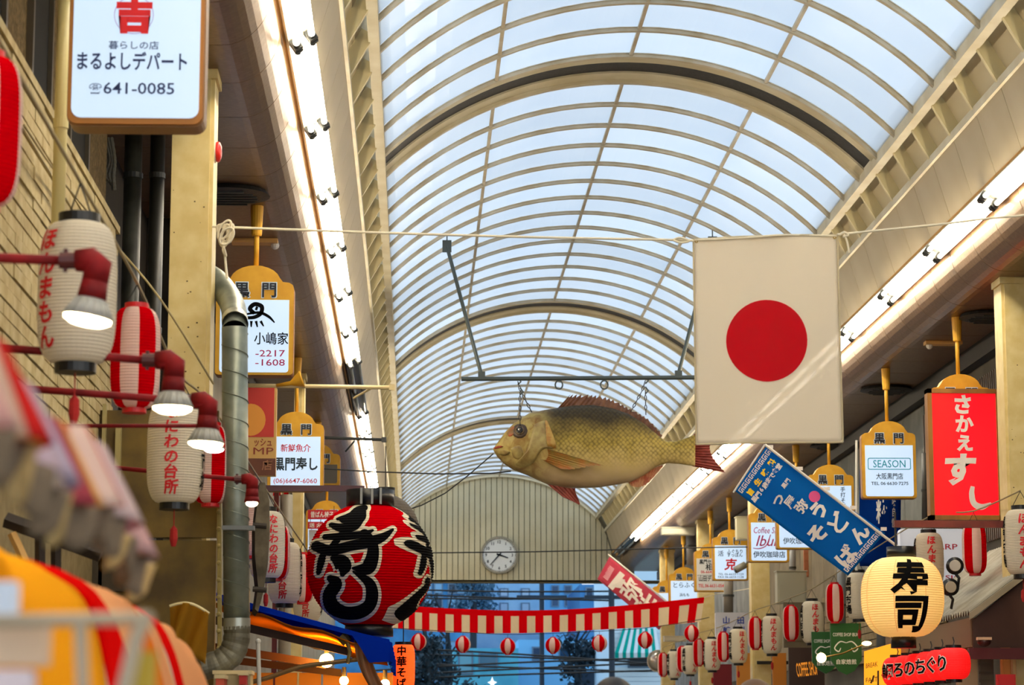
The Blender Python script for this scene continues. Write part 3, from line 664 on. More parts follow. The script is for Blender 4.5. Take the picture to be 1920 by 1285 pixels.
# ================================================================ BIG SEA BREAM
YB = 24.6
fq = lambda cx, cy, dy=0.: (lambda p: Vector((p.x, YB+dy, p.z)))(at(920+cx/4.174, 720+cy/4.174, YB))
TOP = [(20, 508), (60, 450), (120, 370), (190, 300), (300, 230), (420, 205), (530, 187), (650, 168), (800, 165), (950, 190), (1080, 235), (1200, 310), (1300, 395), (1370, 452), (1450, 450), (1520, 428), (1600, 398)]
BOT = [(20, 516), (50, 570), (110, 632), (180, 677), (300, 722), (440, 787), (560, 815), (700, 818), (850, 812), (1000, 788), (1100, 768), (1200, 715), (1300, 647), (1380, 622), (1480, 628), (1560, 640), (1600, 645)]
THK = [(20, 20), (80, 95), (200, 165), (400, 215), (700, 225), (1000, 175), (1200, 110), (1370, 60), (1500, 42), (1600, 14)]
def fish_mat():
    m = bpy.data.materials.new('painted_fish_scales'); m.use_nodes = True; nt = m.node_tree; b = nt.nodes['Principled BSDF']; N = nt.nodes.new; Lk = nt.links.new
    tc = N('ShaderNodeTexCoord'); sx = N('ShaderNodeSeparateXYZ'); Lk(tc.outputs['Generated'], sx.inputs[0])
    nz = N('ShaderNodeTexNoise'); nz.inputs['Scale'].default_value = 5; nz.inputs['Detail'].default_value = 6; Lk(tc.outputs['Object'], nz.inputs['Vector'])
    ad = N('ShaderNodeMath'); ad.operation = 'MULTIPLY_ADD'; ad.inputs[1].default_value = .35; Lk(nz.outputs['Fac'], ad.inputs[0]); Lk(sx.outputs['Z'], ad.inputs[2])
    cr = N('ShaderNodeValToRGB'); e = cr.color_ramp.elements; e[0].position = .12; e[0].color = lin('#b59f78'); e[1].position = 1.1; e[1].color = lin('#3d3216')
    for p, h in ((.30, '#cdb78c'), (.5, '#c4ad6a'), (.70, '#a8923e'), (.88, '#6d5c26')): q = e.new(p); q.color = lin(h)
    Lk(ad.outputs[0], cr.inputs[0])
    mp = N('ShaderNodeMapping'); mp.inputs['Scale'].default_value = (30, 0.001, 30); mp.inputs['Rotation'].default_value = (0, PI/4, 0); Lk(tc.outputs['Object'], mp.inputs[0])
    vo = N('ShaderNodeTexVoronoi'); vo.inputs['Scale'].default_value = 1.; vo.inputs['Randomness'].default_value = .35; Lk(mp.outputs[0], vo.inputs['Vector'])
    # scales only behind the gill cover, faded toward the belly
    msk = N('ShaderNodeMapRange'); msk.inputs['From Min'].default_value = .24; msk.inputs['From Max'].default_value = .32; Lk(sx.outputs['X'], msk.inputs['Value'])
    ms2 = N('ShaderNodeMapRange'); ms2.inputs['From Min'].default_value = .22; ms2.inputs['From Max'].default_value = .42; Lk(sx.outputs['Z'], ms2.inputs['Value'])
    mm = N('ShaderNodeMath'); mm.operation = 'MULTIPLY'; Lk(msk.outputs[0], mm.inputs[0]); Lk(ms2.outputs[0], mm.inputs[1])
    dk = N('ShaderNodeMapRange'); dk.inputs['From Min'].default_value = .3; dk.inputs['From Max'].default_value = .7; dk.inputs['To Min'].default_value = 1.0; dk.inputs['To Max'].default_value = .45; Lk(vo.outputs['Distance'], dk.inputs['Value'])
    mxv = N('ShaderNodeMix'); mxv.inputs[2].default_value = 1.0; Lk(mm.outputs[0], mxv.inputs[0]); Lk(dk.outputs[0], mxv.inputs[3])
    hs = N('ShaderNodeHueSaturation'); Lk(mxv.outputs[0], hs.inputs['Value'])
    n2 = N('ShaderNodeTexNoise'); n2.inputs['Scale'].default_value = 9; n2.inputs['Detail'].default_value = 5; n2.inputs['Distortion'].default_value = 1.2; Lk(tc.outputs['Object'], n2.inputs['Vector'])
    c2 = N('ShaderNodeValToRGB'); c2.color_ramp.elements[0].position = .36; c2.color_ramp.elements[0].color = lin('#7d5a2c'); c2.color_ramp.elements[1].position = .62; c2.color_ramp.elements[1].color = lin('#b3a262'); Lk(n2.outputs['Fac'], c2.inputs[0])
    hm = N('ShaderNodeMapRange'); hm.inputs['From Min'].default_value = .30; hm.inputs['From Max'].default_value = .20; hm.inputs['To Max'].default_value = .75; Lk(sx.outputs['X'], hm.inputs['Value'])
    mc = N('ShaderNodeMix'); mc.data_type = 'RGBA'; Lk(hm.outputs[0], mc.inputs[0]); Lk(cr.outputs[0], mc.inputs[6]); Lk(c2.outputs[0], mc.inputs[7]); Lk(mc.outputs[2], hs.inputs['Color']); Lk(hs.outputs[0], b.inputs['Base Color'])
    bp = N('ShaderNodeBump'); bp.inputs['Strength'].default_value = .5; bp.inputs['Distance'].default_value = .01; iv = N('ShaderNodeMath'); iv.operation = 'SUBTRACT'; iv.inputs[0].default_value = 1; Lk(vo.outputs['Distance'], iv.inputs[1])
    m3 = N('ShaderNodeMath'); m3.operation = 'MULTIPLY'; Lk(iv.outputs[0], m3.inputs[0]); Lk(mm.outputs[0], m3.inputs[1]); Lk(m3.outputs[0], bp.inputs['Height']); Lk(bp.outputs[0], b.inputs['Normal'])
    b.inputs['Roughness'].default_value = .5; b.inputs['Specular IOR Level'].default_value = .25; return m
fm = fish_mat()
fin_red = M('painted_fin_red', '#8e3a2c', .5, hx2='#6e2418', scale=14)
fin_brown = M('painted_fin_brown', '#7a4f33', .5, hx2='#5c3522', scale=14)
fin_or = M('painted_fin_orange', '#a4622a', .5, hx2='#8a7434', scale=9)
fish = thing('fish_model', 'giant painted sea bream model hanging on chains from a bar', 'fish', fq(800, 818))
mb = MB(); ns, nr = 70, 24; vs = []
def fring(x):
    a, b, w = interp(TOP, x), interp(BOT, x), interp(THK, x); cz, hz = (a+b)/2, (b-a)/2; out = []
    for j in range(nr):
        q = 2*PI*j/nr; sy, sz = math.sin(q), math.cos(q)
        yy = math.copysign(abs(sy)**.85, sy)*w/4.174*(YB/4700)
        out.append(fq(x, cz-hz*sz, yy))
    return out
xs_ = [20+1580*(1-math.cos(PI*i/ns))/2*.35+1580*(i/ns)*.65 for i in range(ns+1)]
for x in xs_: vs += fring(x)
fs = [(i*nr+j, i*nr+(j+1) % nr, (i+1)*nr+(j+1) % nr, (i+1)*nr+j) for i in range(ns) for j in range(nr)]+[tuple(range(nr)), tuple(ns*nr+j for j in range(nr))[::-1]]
mb.add(vs, fs); mb.build('body', fm, fish, smooth=True)
def sidey(x, z):
    a, b, w = interp(TOP, x), interp(BOT, x), interp(THK, x); c = (z-(a+b)/2)/max(1, (b-a)/2); c = max(-.98, min(.98, c))
    return -(math.sqrt(1-c*c)**.85)*w/4.174*(YB/4700)
def fin(name, base, tip, mat, rays, yoff=lambda u: 0., jag=0., thick=.012, flare=0., depth=0.):
    """ridged fin between a base curve and a tip curve"""
    B = crom(base, 10); Tp = crom(tip, 10); mb = MB(); vs = []; n = rays*2; K = 4
    for i in range(n+1):
        u = i/n; p = B[min(int(u*(len(B)-1)), len(B)-1)]; q = Tp[min(int(u*(len(Tp)-1)), len(Tp)-1)]
        for k in range(K+1):
            v = k/K; x, z = p[0]+(q[0]-p[0])*v, p[1]+(q[1]-p[1])*v
            if i % 2 and k == K: x -= (q[0]-p[0])*jag; z -= (q[1]-p[1])*jag
            y = yoff(u)+flare*v+(thick*.5 if i % 2 else -thick*.5)*(1-.5*v)
            vs.append(fq(x, z, y))
    m = len(vs); vs += [p+Vector((0, thick*.8+depth, 0)) for p in vs]; q_ = K+1; fs = []
    for i in range(n):
        for k in range(K):
            a = (i*q_+k, (i+1)*q_+k, (i+1)*q_+k+1, i*q_+k+1); fs += [a, tuple(w+m for w in a)[::-1]]
        for k0 in (0, K): fs.append((i*q_+k0, (i+1)*q_+k0, m+(i+1)*q_+k0, m+i*q_+k0))
    for k in range(K):
        for i0 in (0, n): fs.append((i0*q_+k, i0*q_+k+1, m+i0*q_+k+1, m+i0*q_+k))
    mb.add(vs, fs); return mb.build(name, mat, fish)
fin('dorsal_fin', [(520, 195), (700, 180), (900, 190), (1060, 240), (1200, 325), (1330, 430)], [(625, 82), (780, 84), (930, 112), (1080, 188), (1230, 272), (1345, 400)], fin_brown, 22, jag=.4)
fin('tail_fin', [(1575, 645), (1590, 560), (1592, 480), (1590, 395)], [(1842, 697), (1740, 570), (1720, 470), (1790, 300)], fin_red, 14, jag=.04)
fin('anal_fin', [(1080, 772), (1180, 722), (1270, 665), (1345, 635)], [(1100, 800), (1160, 812), (1230, 780), (1345, 650)], M('painted_fin_striped', '#a05038', .5, hx2='#c08a60', scale=16), 10, jag=.1)
fin('pelvic_fin', [(440, 790), (520, 805), (600, 820), (660, 822)], [(560, 895), (640, 930), (693, 950), (655, 850)], fin_red, 6, yoff=lambda u: -.06, flare=-.05)
fin('pectoral_fin', [(432, 535), (440, 580), (420, 620), (385, 615)], [(870, 672), (760, 680), (640, 700), (545, 700)], fin_or, 9, yoff=lambda u: sidey(430, 580)-.01, flare=-.07, jag=.08)
# head plates
def plate(name, poly, mat, lift, th=.012):
    mb = MB(); P = crom(poly+[poly[0]], 4)[:-1]
    cxm = sum(p[0] for p in P)/len(P); czm = sum(p[1] for p in P)/len(P); rings = 5; vs = [fq(cxm, czm, sidey(cxm, czm)-lift)]
    for r_ in range(1, rings+1):
        for p in P:
            k = r_/rings; x, z = cxm+(p[0]-cxm)*k, czm+(p[1]-czm)*k; vs.append(fq(x, z, sidey(x, z)-lift*(1 if r_ < rings else -.4)))
    n = len(P); fs = [(0, 1+j, 1+(j+1) % n) for j in range(n)]+[(1+(i-1)*n+j, 1+i*n+j, 1+i*n+(j+1) % n, 1+(i-1)*n+(j+1) % n) for i in range(1, rings) for j in range(n)]
    mb.add(vs, fs); return mb.build(name, mat, fish, smooth=True)
hd = M('painted_gill_olive', '#a8985a', .5, hx2='#7f6636', scale=10)
plate('gill_cover', [(330, 330), (415, 300), (455, 350), (500, 520), (430, 530), (380, 560), (330, 640), (250, 680), (180, 650), (260, 560), (300, 450)], hd, .03)
plate('gill_plate', [(415, 305), (440, 320), (505, 520), (450, 530), (428, 520), (418, 420)], M('painted_gill_gold', '#b59a48', .45, hx2='#a0702c', scale=18), .05)
plate('cheek', [(150, 520), (220, 500), (250, 560), (225, 610), (170, 590)], hd, .012)
plate('brow', [(120, 395), (170, 345), (190, 360), (180, 410), (140, 430)], M('painted_orange_red', '#a84a1c', .5, hx2='#7a5a2a', scale=14), .008)
plate('lip', [(20, 500), (60, 492), (98, 503), (60, 513), (26, 514)], M('painted_lip_red', '#8f2c18', .5), .016)
plate('lip', [(24, 526), (80, 525), (150, 545), (120, 575), (50, 560)], hd, .02)
for (cx, cz, ra, mt, lf) in ((222, 388, 62, M('eye_socket', '#3f2c18', .5), .010), (220, 384, 42, M('eye_ring', '#5d4a2c', .3), .022), (219, 382, 30, M('eye_pupil', '#12100e', .12), .034), (215, 378, 10, M('eye_glint', '#f2efe6', .3), .05)):
    plate('eye', [(cx+ra*math.cos(a), cz+ra*math.sin(a)) for a in [2*PI*i/10 for i in range(10)]], mt, lf)
# bar, struts, chains
steel = M('weathered_steel', '#4a5250', .45, .4)
bar = thing('support_bar', 'grey steel bar slung under the roof by two slanting struts', 'bar', at(1087, 711, YB))
mb = MB(); mb.tube([at(865, 711, YB), at(1310, 708, YB)], .022, 10); mb.build('rail', steel, bar)
for a, b in (((838, 462), (903, 704)), ((1336, 455), (1272, 702))):
    p, q = at(*a, YB), at(*b, YB); mb = MB(); mb.tube([p, q], .019, 8); mb.build('strut', steel, bar)
    mb = MB(); mb.cbox(p, (.09, .03, .12)); mb.cbox(q, (.07, .05, .07)); mb.build('bracket', steel, bar)
    mb = MB(); mb.tube([p+Vector((0, 0, .03)), p+Vector((0, 0, .16))], .006, 6); mb.build('bolt', steel, bar)
def chain(label, pts, parent_pts=None):
    t = thing('chain', label, 'chain', pts[0]); n = 0; mb = MB()
    for p, q in zip(pts, pts[1:]):
        L = (q-p).length; k = max(2, int(L/.045)); d = (q-p).normalized()
        for i in range(k):
            c = p+(q-p)*((i+.5)/k); s_ = d.cross(Vector((0, 1, 0))) if i % 2 else Vector((0, 1, 0)); s_ = s_.normalized()*.011
            mb.tube([c+d*.026*math.cos(a)+s_*math.sin(a) for a in [2*PI*j/8 for j in range(9)]], .0045, 5, cap=False)
    mb.build('links', M('chain_steel', '#2f2b28', .5, .5), t)
    mb = MB(); mb.tube([pts[0]+Vector((.0, 0, .04)), pts[0]+Vector((.03, 0, .0)), pts[0]+Vector((0, 0, -.03))], .008, 6); mb.build('hook', steel, t)
chain('black chain looped to the head of the fish model', [at(971, 716, YB), at(976, 733, YB), at(997, 773, YB)])
chain('black chain hanging straight before the fish eye', [at(975, 735, YB-.35), at(975, 815, YB-.35)])
chain('black chain holding the back of the fish model', [at(1210, 714, YB), at(1204, 733, YB), at(1183, 772, YB)])
chain('loose end of chain dangling above the fish back', [at(1210, 733, YB), at(1211, 778, YB)])
for px in (1048, 1133): tag(MB().tube([at(px+7*math.cos(a), 722+8*math.sin(a), YB) for a in [2*PI*i/12 for i in range(13)]], .008, 6, cap=False).build('hook_ring', steel), 'empty hook ring below the support bar, %s' % ('nearer the fish head' if px < 1100 else 'nearer the fish tail'), 'hook')
# guy wires
for pts, lb, r in (([(925, 851), (880, 890), (835, 925), (790, 948), (768, 955)], 'thin black line from the fish mouth down to the big lantern', .006),
                   ([(605, 879), (700, 885), (820, 889), (920, 888), (958, 884)], 'thin black line tied under the fish chin running left', .007)):
    tag(MB().tube([at(x, y, YB-(.2 if r < .0065 else 0)) for x, y in pts], r, 6).build('guy_line', wire_m), lb, 'wire')

# ================================================================ PAPER LANTERNS
paper = cloth('white_lantern_paper', '#ece4d2', .45)
pred = cloth('red_lantern_paper', '#d8000f', .4)
pwhite = cloth('pale_stripe_paper', '#f0d8cc', .4)
tass = M('red_tassel', '#a81c18', .9)
def barrel(rm, re, h, p=4.):
    return lambda z: re+(rm-re)*max(0., 1-abs(2*z/h-1)**p)**.5
def pleated(rad, h, n, N, amp, z0=0., mi=0):
    mb = MB(); prof = []
    for i in range(2*n+1):
        z = h*i/(2*n); r = rad(z)
        if i % 2 == 0 and 0 < i < 2*n: r *= 1-amp
        prof.append((r, z0+z))
    mb.lathe(prof, N, (0, 0, 0), mi, cap=False); return mb
def wrapfn(rad, z0, h, az, lift=.004):
    def f(u, v):
        r = rad(min(max(v-z0, 0), h)); rm = rad(h/2); a = -PI/2+az+u/rm; return ((r+lift)*math.cos(a), (r+lift)*math.sin(a), v)
    return f
def cap_ring(mb, r, z, h, n=24): mb.lathe([(r*.85, z), (r, z), (r, z+h), (r*.85, z+h)], n)
HB, RB = .45, .125
def white_lantern():
    t = thing('paper_lantern', 'proto', 'lantern', (0, 0, 0), 0, 'white paper lanterns strung along the shop fronts')
    rad = barrel(RB, .066, HB); z0 = .03
    pleated(rad, HB, 40, 40, .022, z0).build('body', paper, t, False)
    for z in (0., z0+HB-.005): mb = MB(); cap_ring(mb, .066, z, .035); mb.build('cap', black, t, False)
    for az, s, mt, em, bold in ((0, 'ほんまもん', red_ink, .078, .035), (-PI/2, '黒門市場', ink, .09, .03), (PI, 'なにわの台所', red_ink, .066, .03)):
        m2 = MB(); text(m2, s, 0, z0+HB/2, em, lambda u, v: (u, v, 0), bold, vert=True, pitch=1.0, slant=.1 if mt is red_ink else 0)
        bent(m2, wrapfn(rad, z0, HB, az), .018).build('lettering', mt, t, False, recalc=False)
    mb = MB()
    for q in (-1, 1): mb.tube([(q*.06, 0, z0+HB+.02), (0, 0, z0+HB+.13)], .0025, 5)
    mb.build('hanger', wire_m, t, False)
    mb = MB(); mb.tube([(0, 0, 0), (0, 0, -.07)], .0025, 5); mb.lathe([(.004, -.07), (.016, -.085), (.018, -.13), (.01, -.16)], 8); mb.build('tassel', tass, t, False)
    return t
HS, RS = .385, .095
def striped_lantern():
    t = thing('paper_lantern', 'proto', 'lantern', (0, 0, 0), 0, 'striped paper lanterns strung along the shop fronts')
    rad = barrel(RS, .045, HS); z0 = .018
    pleated(rad, HS, 34, 48, .02, z0, mi=lambda j, i: (j//6) % 2).build('body', [pred, pwhite], t, False)
    for z in (0., z0+HS-.004): mb = MB(); cap_ring(mb, .046, z, .022); mb.build('cap', M('red_cap', '#c8101a', .4), t, False)
    mb = MB()
    for q in (-1, 1): mb.tube([(q*.04, 0, z0+HS+.015), (0, 0, z0+HS+.09)], .0022, 5)
    mb.build('hanger', wire_m, t, False)
    return t
WL, SL = white_lantern(), striped_lantern(); used = {}
def put(kind, px, py, Y, az, label):
    """lantern whose middle shows at (px, py); az = turn of its lettering / stripes"""
    o = WL if kind == 'w' else SL; h = (HB/2+.03) if kind == 'w' else (HS/2+.018)
    p = at(px, py, Y); loc = (p.x, p.y, p.z-h)
    if kind not in used: used[kind] = 1; o.location = loc; o.rotation_euler = (0, 0, az); o['label'] = label; return o
    return dup(o, loc, az, label)
R8 = PI/8
put('w', 145, 550, 7.85, -.75, 'large white lantern with red characters, nearest on the left wall')
put('w', 329, 848, 11.0, PI-.05, 'white lantern before the stained olive partition at left')
put('s', -29, 246, 6.3, .55, 'striped lantern cut by the left picture edge')
put('s', 254, 672, 9.45, .25, 'striped lantern with wide stripes left of the near pillar')
put('s', 396, 872, 12.45, .1, 'striped lantern partly behind the white lantern, left of the grey duct pipe')
put('s', 473, 985, 15.6, .3, 'narrow striped lantern glimpsed right of the grey duct pipe')
put('w', 500, 1022, 17.0, PI+.45, 'white lantern with black characters cut by the rusty board')
put('s', 519, 1035, 18.0, .25, 'striped lantern slotted between two white lanterns at left')
put('w', 534, 1075, 18.6, PI-.08, 'white lantern with red kitchen lettering left of the big red lantern')
put('s', 568, 1085, 20.4, .3, 'thin striped lantern touching the left side of the big red lantern')
put('w', 577, 1115, 21.4, PI-.1, 'white lantern mostly hidden by the big red lantern')
RL = [('w', 1916, 1017, 18.0, -.1, 'white lantern cut by the right picture edge'), ('s', 1827, 1029, 20.0, R8, 'striped lantern below the maroon bar at right'),
      ('w', 1742, 1050, 21.9, .0, 'white lantern above the glowing cream lantern'), ('w', 1610, 1118, 25.4, .45, 'white lantern half behind the glowing cream lantern'),
      ('s', 1565, 1131, 26.8, R8, 'striped lantern left of the glowing cream lantern'), ('w', 1523, 1167, 28.3, .15, 'white lantern with red characters below the blue banner tip'),
      ('s', 1483, 1169, 30.0, R8, 'striped lantern between two white lanterns beside the green shield boards'), ('w', 1447, 1191, 31.4, .05, 'white lantern hanging before the pillar under the coffee sign'),
      ('s', 1416, 1188, 33.0, R8+.1, 'striped lantern at the left edge of the pillar under the coffee sign'), ('w', 1384, 1212, 34.6, .35, 'white lantern below the white name board'),
      ('s', 1356, 1213, 36.4, R8+.05, 'striped lantern at lower left of the white name board'), ('w', 1335, 1228, 37.8, .15, 'white lantern below the right end of the bunting'),
      ('s', 1310, 1224, 39.5, R8+.1, 'striped lantern just below the bunting end lantern'), ('w', 1294, 1238, 41.0, -.6+1.1, 'white lantern third from the round mirror'),
      ('s', 1279, 1236, 42.5, R8+.1, 'striped lantern second from the round mirror'), ('w', 1264, 1247, 43.8, .45, 'white lantern nearest the round mirror'),
      ('s', 1243, 1247, 45.4, R8+.2, 'farthest striped lantern, in front of the round mirror')]
RL = [(a[0], a[1], a[2], a[3]*.962, a[4], a[5]) for a in RL]
for a in RL: put(*a)
# cords that carry the two rows
def zc(px, py, Y, k): p = at(px, py, Y); return (p.x, p.y, p.z+k)
mb = MB(); mb.tube(crom([zc(-29, 246, 6.3, .29), zc(145, 550, 7.85, .36), zc(254, 672, 9.45, .29), zc(329, 848, 11., .36), zc(396, 872, 12.45, .29), zc(500, 1022, 17, .36), zc(577, 1115, 21.4, .36)], 6), .006, 6)
tag(mb.build('overhead_cable', M('hemp_cord', '#9a8a64', .9)), 'cord carrying the left row of lanterns', 'cord')
mb = MB(); mb.tube(crom([zc(a[1], a[2], a[3], .36 if a[0] == 'w' else .29) for a in RL], 4), .006, 6)
tag(mb.build('overhead_cable', M('hemp_cord', '#9a8a64', .9)), 'cord carrying the right row of lanterns', 'cord')

# ---- giant red sushi lantern
YGL = 17.8; gc = at(693, 1062, YGL); GR = 119/4700*YGL*1.0
gl = thing('giant_lantern', 'huge round red lantern with black brushed sushi lettering outlined in cream', 'lantern', (gc.x, gc.y, gc.z-GR))
sph = lambda z: math.sqrt(max(.0, GR*GR-(z-GR)**2))
prof = []; n = 46; zl, zh = GR*.06, GR*1.97
for i in range(2*n+1):
    z = zl+(zh-zl)*i/(2*n); r = sph(z); prof.append((r*(1 if i % 2 else .982), z))
mb = MB(); mb.lathe(prof, 72, cap=False); mb.build('body', cloth('giant_red_paper', '#e2000f', .35), gl, False)
capr = 45/4700*YGL
mb = MB(); cap_ring(mb, capr, GR*1.94, .115, 40); mb.build('cap', black, gl, False, True)
mb = MB(); cap_ring(mb, capr, -.045, .09, 40); mb.build('cap', black, gl, False, True)
for q in (-.35, .1, .45):
    mb = MB(); mb.box(capr*q-.008, capr*q+.008, -capr*.98-.012, -capr*.9, GR*1.945, GR*1.94+.116); mb.build('cap_strap', M('cap_strap', '#8f8f8a', .4, .6), gl, False)
SK = [  # brush strokes in crop pixels (u, v, half width); centre (512, 690) radius 490 (crop scale 4.146)
    [(470, 262, 30), (430, 290, 42), (370, 330, 30), (275, 350, 14)], [(470, 300, 20), (440, 350, 40), (330, 372, 22), (290, 352, 10)], [(462, 365, 14), (400, 420, 34), (300, 425, 34), (225, 395, 20)],
    [(540, 450, 10), (470, 480, 26), (330, 495, 32), (180, 490, 22)], [(690, 440, 10), (620, 500, 32), (520, 540, 44), (380, 570, 40), (220, 600, 42), (110, 555, 40)],
    [(330, 440, 20), (290, 500, 26), (240, 570, 26)], [(170, 620, 24), (155, 680, 30), (135, 760, 20)], [(480, 480, 40), (540, 560, 40), (540, 660, 48), (500, 740, 52), (400, 740, 12)], [(250, 660, 26), (300, 690, 60), (330, 730, 58), (320, 780, 22)],
    [(225, 810, 26), (270, 850, 48), (220, 930, 52), (240, 1010, 54), (330, 1060, 46), (440, 1060, 48), (520, 1010, 46), (540, 920, 46), (510, 840, 36), (400, 765, 8)]]
DZ = (zh-zl)/(2*n)
def gmap(az0, lift):
    def f(x, zz):
        z = zl+zz; rl = sph(z); q = max(-.985, min(.985, x/max(.05, rl))); a = -PI/2+math.asin(q)+az0
        k = (zz/DZ) % 2; pl_ = 1-.018*abs(1-k); R_ = rl*pl_+lift; return (R_*math.cos(a), R_*math.sin(a), z)
    return f
def gink(add, over):
    m2 = MB(); fn = lambda u, v: ((u-512)/490*GR, GR-(v-690)/490*GR-zl, 0)
    for st in SK:
        ribbon(m2, [(u, v, w+add) for u, v, w in st], fn, 6, across=1)
        for e in (st[0], st[-1]):
            rr_ = e[2]+add; m2.add([fn(e[0]+rr_*math.cos(2*PI*i/16), e[1]+rr_*math.sin(2*PI*i/16)) for i in range(16)], [tuple(range(16))])
    return m2
for az0 in (0, 1.82, 3.6):
    bent(gink(24, 1), gmap(az0, .004), .04, DZ).build('lettering_outline', M('lantern_cream_paint', '#d9cdb0', .8), gl, False, recalc=False)
    bent(gink(0, 2), gmap(az0, .008), .04, DZ).build('lettering', ink, gl, False, recalc=False)
arm = thing('wall_bracket', 'dark maroon steel arm holding the big red lantern', 'bracket', at(505, 916, YGL))
mb = MB(); a, b = at(500, 916, YGL), at(684, 916, YGL); mb.box(a.x-.3, b.x, YGL-.02, YGL+.02, a.z-.02, a.z+.02); mb.build('bar', M('maroon_bar', '#54333a', .5), arm)
mb = MB(); mb.tube([at(684, 919, YGL), at(688, 928, YGL), at(682, 936, YGL)], .006, 6); mb.tube([at(680, 920, YGL), at(676, 930, YGL), at(684, 937, YGL)], .005, 6); mb.build('hook', dark_grey, arm)
# second big lantern behind it, dark brown
Y2 = 20.6; c2 = at(722, 1003, Y2); r2 = 66/4700*Y2
l2 = thing('big_lantern', 'dark brown round lantern right behind the big red one', 'lantern', (c2.x, Y2, c2.z-r2*1.15))
mb = pleated(lambda z: r2*max(.28, math.sqrt(max(0, 1-((z-r2*1.15)/(r2*1.15))**2))), r2*2.3, 26, 40, .015); mb.build('body', M('dark_brown_paper', '#5f5444', .7, hx2='#42382c', scale=5), l2, False)
mb = MB(); cap_ring(mb, 18/4700*Y2, r2*2.28, .06, 24); mb.build('cap', black, l2, False); mb = MB(); mb.tube([(0, 0, r2*2.3), (0, 0, r2*2.3+.4)], .004, 6); mb.build('hanger', wire_m, l2, False)

# ---- glowing cream lantern
def glow_paper(name, hx, tr=.75):
    return cloth(name, hx, tr)
YC = 18.3; cc = at(1692, 1120, YC); CR = 78/4700*YC; CHh = 150/4700*YC
cl = thing('glowing_lantern', 'glowing cream lantern with black sushi lettering on a maroon bar', 'lantern', (cc.x, YC, cc.z-CHh/2-.08))
rad = barrel(CR, .09, CHh, 2.6); z0 = .08
cream = M('lit_cream_paper', '#f3dba0', .8, emit=.20, ehx='#ffc260')
pleated(rad, CHh, 34, 48, .016, z0).build('body', cream, cl, False)
mb = MB()
for k in range(8):
    a = 2*PI*(k+.5)/8; pts = [((rad(CHh*i/16)+.001)*math.cos(a), (rad(CHh*i/16)+.001)*math.sin(a), z0+CHh*i/16) for i in range(17)]; mb.tube(pts, .0035, 5)
mb.build('seams', M('lantern_seam', '#ecca8a', .8, emit=.1, ehx='#ffbe68'), cl, False)
mb = MB(); cap_ring(mb, .108, z0+CHh-.01, .085, 32); mb.build('cap', black, cl, False, True)
mb = MB(); cap_ring(mb, .092, 0., .09, 32); mb.build('cap', black, cl, False, True)
m2 = MB(); text(m2, '寿', .0, z0+CHh*.70, .285, lambda u, v: (u, v, 0), .035, slant=.1, xs=1.0); text(m2, '司', .0, z0+CHh*.27, .28, lambda u, v: (u, v, 0), .038, slant=.08)
bent(m2, wrapfn(rad, z0, CHh, .02, .006), .03, .03).build('lettering', ink, cl, False, recalc=False)
mb = MB(); mb.tube([(-.04, 0, z0+CHh+.07), (-.04, 0, z0+CHh+.33)], .008, 6); mb.build('hanger', dark_grey, cl, False)
mb = MB(); a, b = at(1676, 983, YC), at(1900, 980, YC); mb.box(a.x, b.x+.1, YC-.03, YC+.03, a.z-.025, a.z+.025)
tag(mb.build('maroon_bar', M('rusty_maroon', '#6e2a22', .5, hx2='#8a3a2a', scale=5)), 'maroon steel bar that carries the glowing cream lantern', 'bracket')

# ---- orange noodle lantern
YO = 18.6; oc = at(756, 1252, YO); OR_ = 22/4700*YO; OH = 84/4700*YO
ol = thing('noodle_lantern', 'glowing orange lantern with black noodle lettering by the blue awning', 'lantern', (oc.x, YO, oc.z-OH/2))
rad = barrel(OR_, .06, OH); pleated(rad, OH, 26, 32, .015).build('body', M('lit_orange_paper', '#ff6a20', .8, emit=.5, ehx='#ff4a12'), ol, False)
for z in (-.02, OH-.005): mb = MB(); cap_ring(mb, .062, z, .025); mb.build('cap', black, ol, False)
m2 = MB(); text(m2, '中華そば', 0, OH*.5, .075, lambda u, v: (u, v, 0), .03, vert=True, pitch=1.05); bent(m2, wrapfn(rad, 0, OH, -.15), .012).build('lettering', ink, ol, False, recalc=False)
mb = MB(); mb.tube([(0, 0, OH), (0, 0, OH+.2)], .004, 6); mb.build('hanger', wire_m, ol, False)

# ---- row of red lanterns under the eave
redlit = M('lit_red_paper', '#e8141a', .7, emit=.30, ehx='#ff1412')
chars = ['り', 'ぐ', 'ち', 'の', 'ろ', '鯛']; posn = ['nearest', 'second', 'third', 'fourth', 'fifth', 'last']
for i in range(6):
    Y = 17.3+.36*i; px = 1788-21*i; p = at(px, 1247+3.0*i, Y)
    t = thing('red_lantern', 'glowing red lantern under the eave at lower right, %s in its row' % posn[i], 'lantern', (p.x, Y, p.z-.1), 0, 'red lanterns under the eave')
    rad = barrel(.118, .055, .215, 2.5); z0 = 0.; pleated(rad, .215, 18, 32, .015).build('body', redlit, t, False)
    for z in (-.02, .21): mb = MB(); cap_ring(mb, .056, z, .025); mb.build('cap', black, t, False)
    for nm, dl, bd, mt, lf in (('lettering_outline', 0, .06, white_ink, .003), ('lettering', 0, .015, ink, .006)):
        m2 = MB(); text(m2, chars[i], 0, .107, .12, lambda u, v: (u, v, 0), bd); bent(m2, wrapfn(rad, 0, .215, -.95, lf), .02, .03).build(nm, mt, t, False, recalc=False)
    mb = MB(); mb.tube([(0, 0, .23), (.008, 0, .26), (0, 0, .29)], .004, 6); mb.build('hook', dark_grey, t, False)

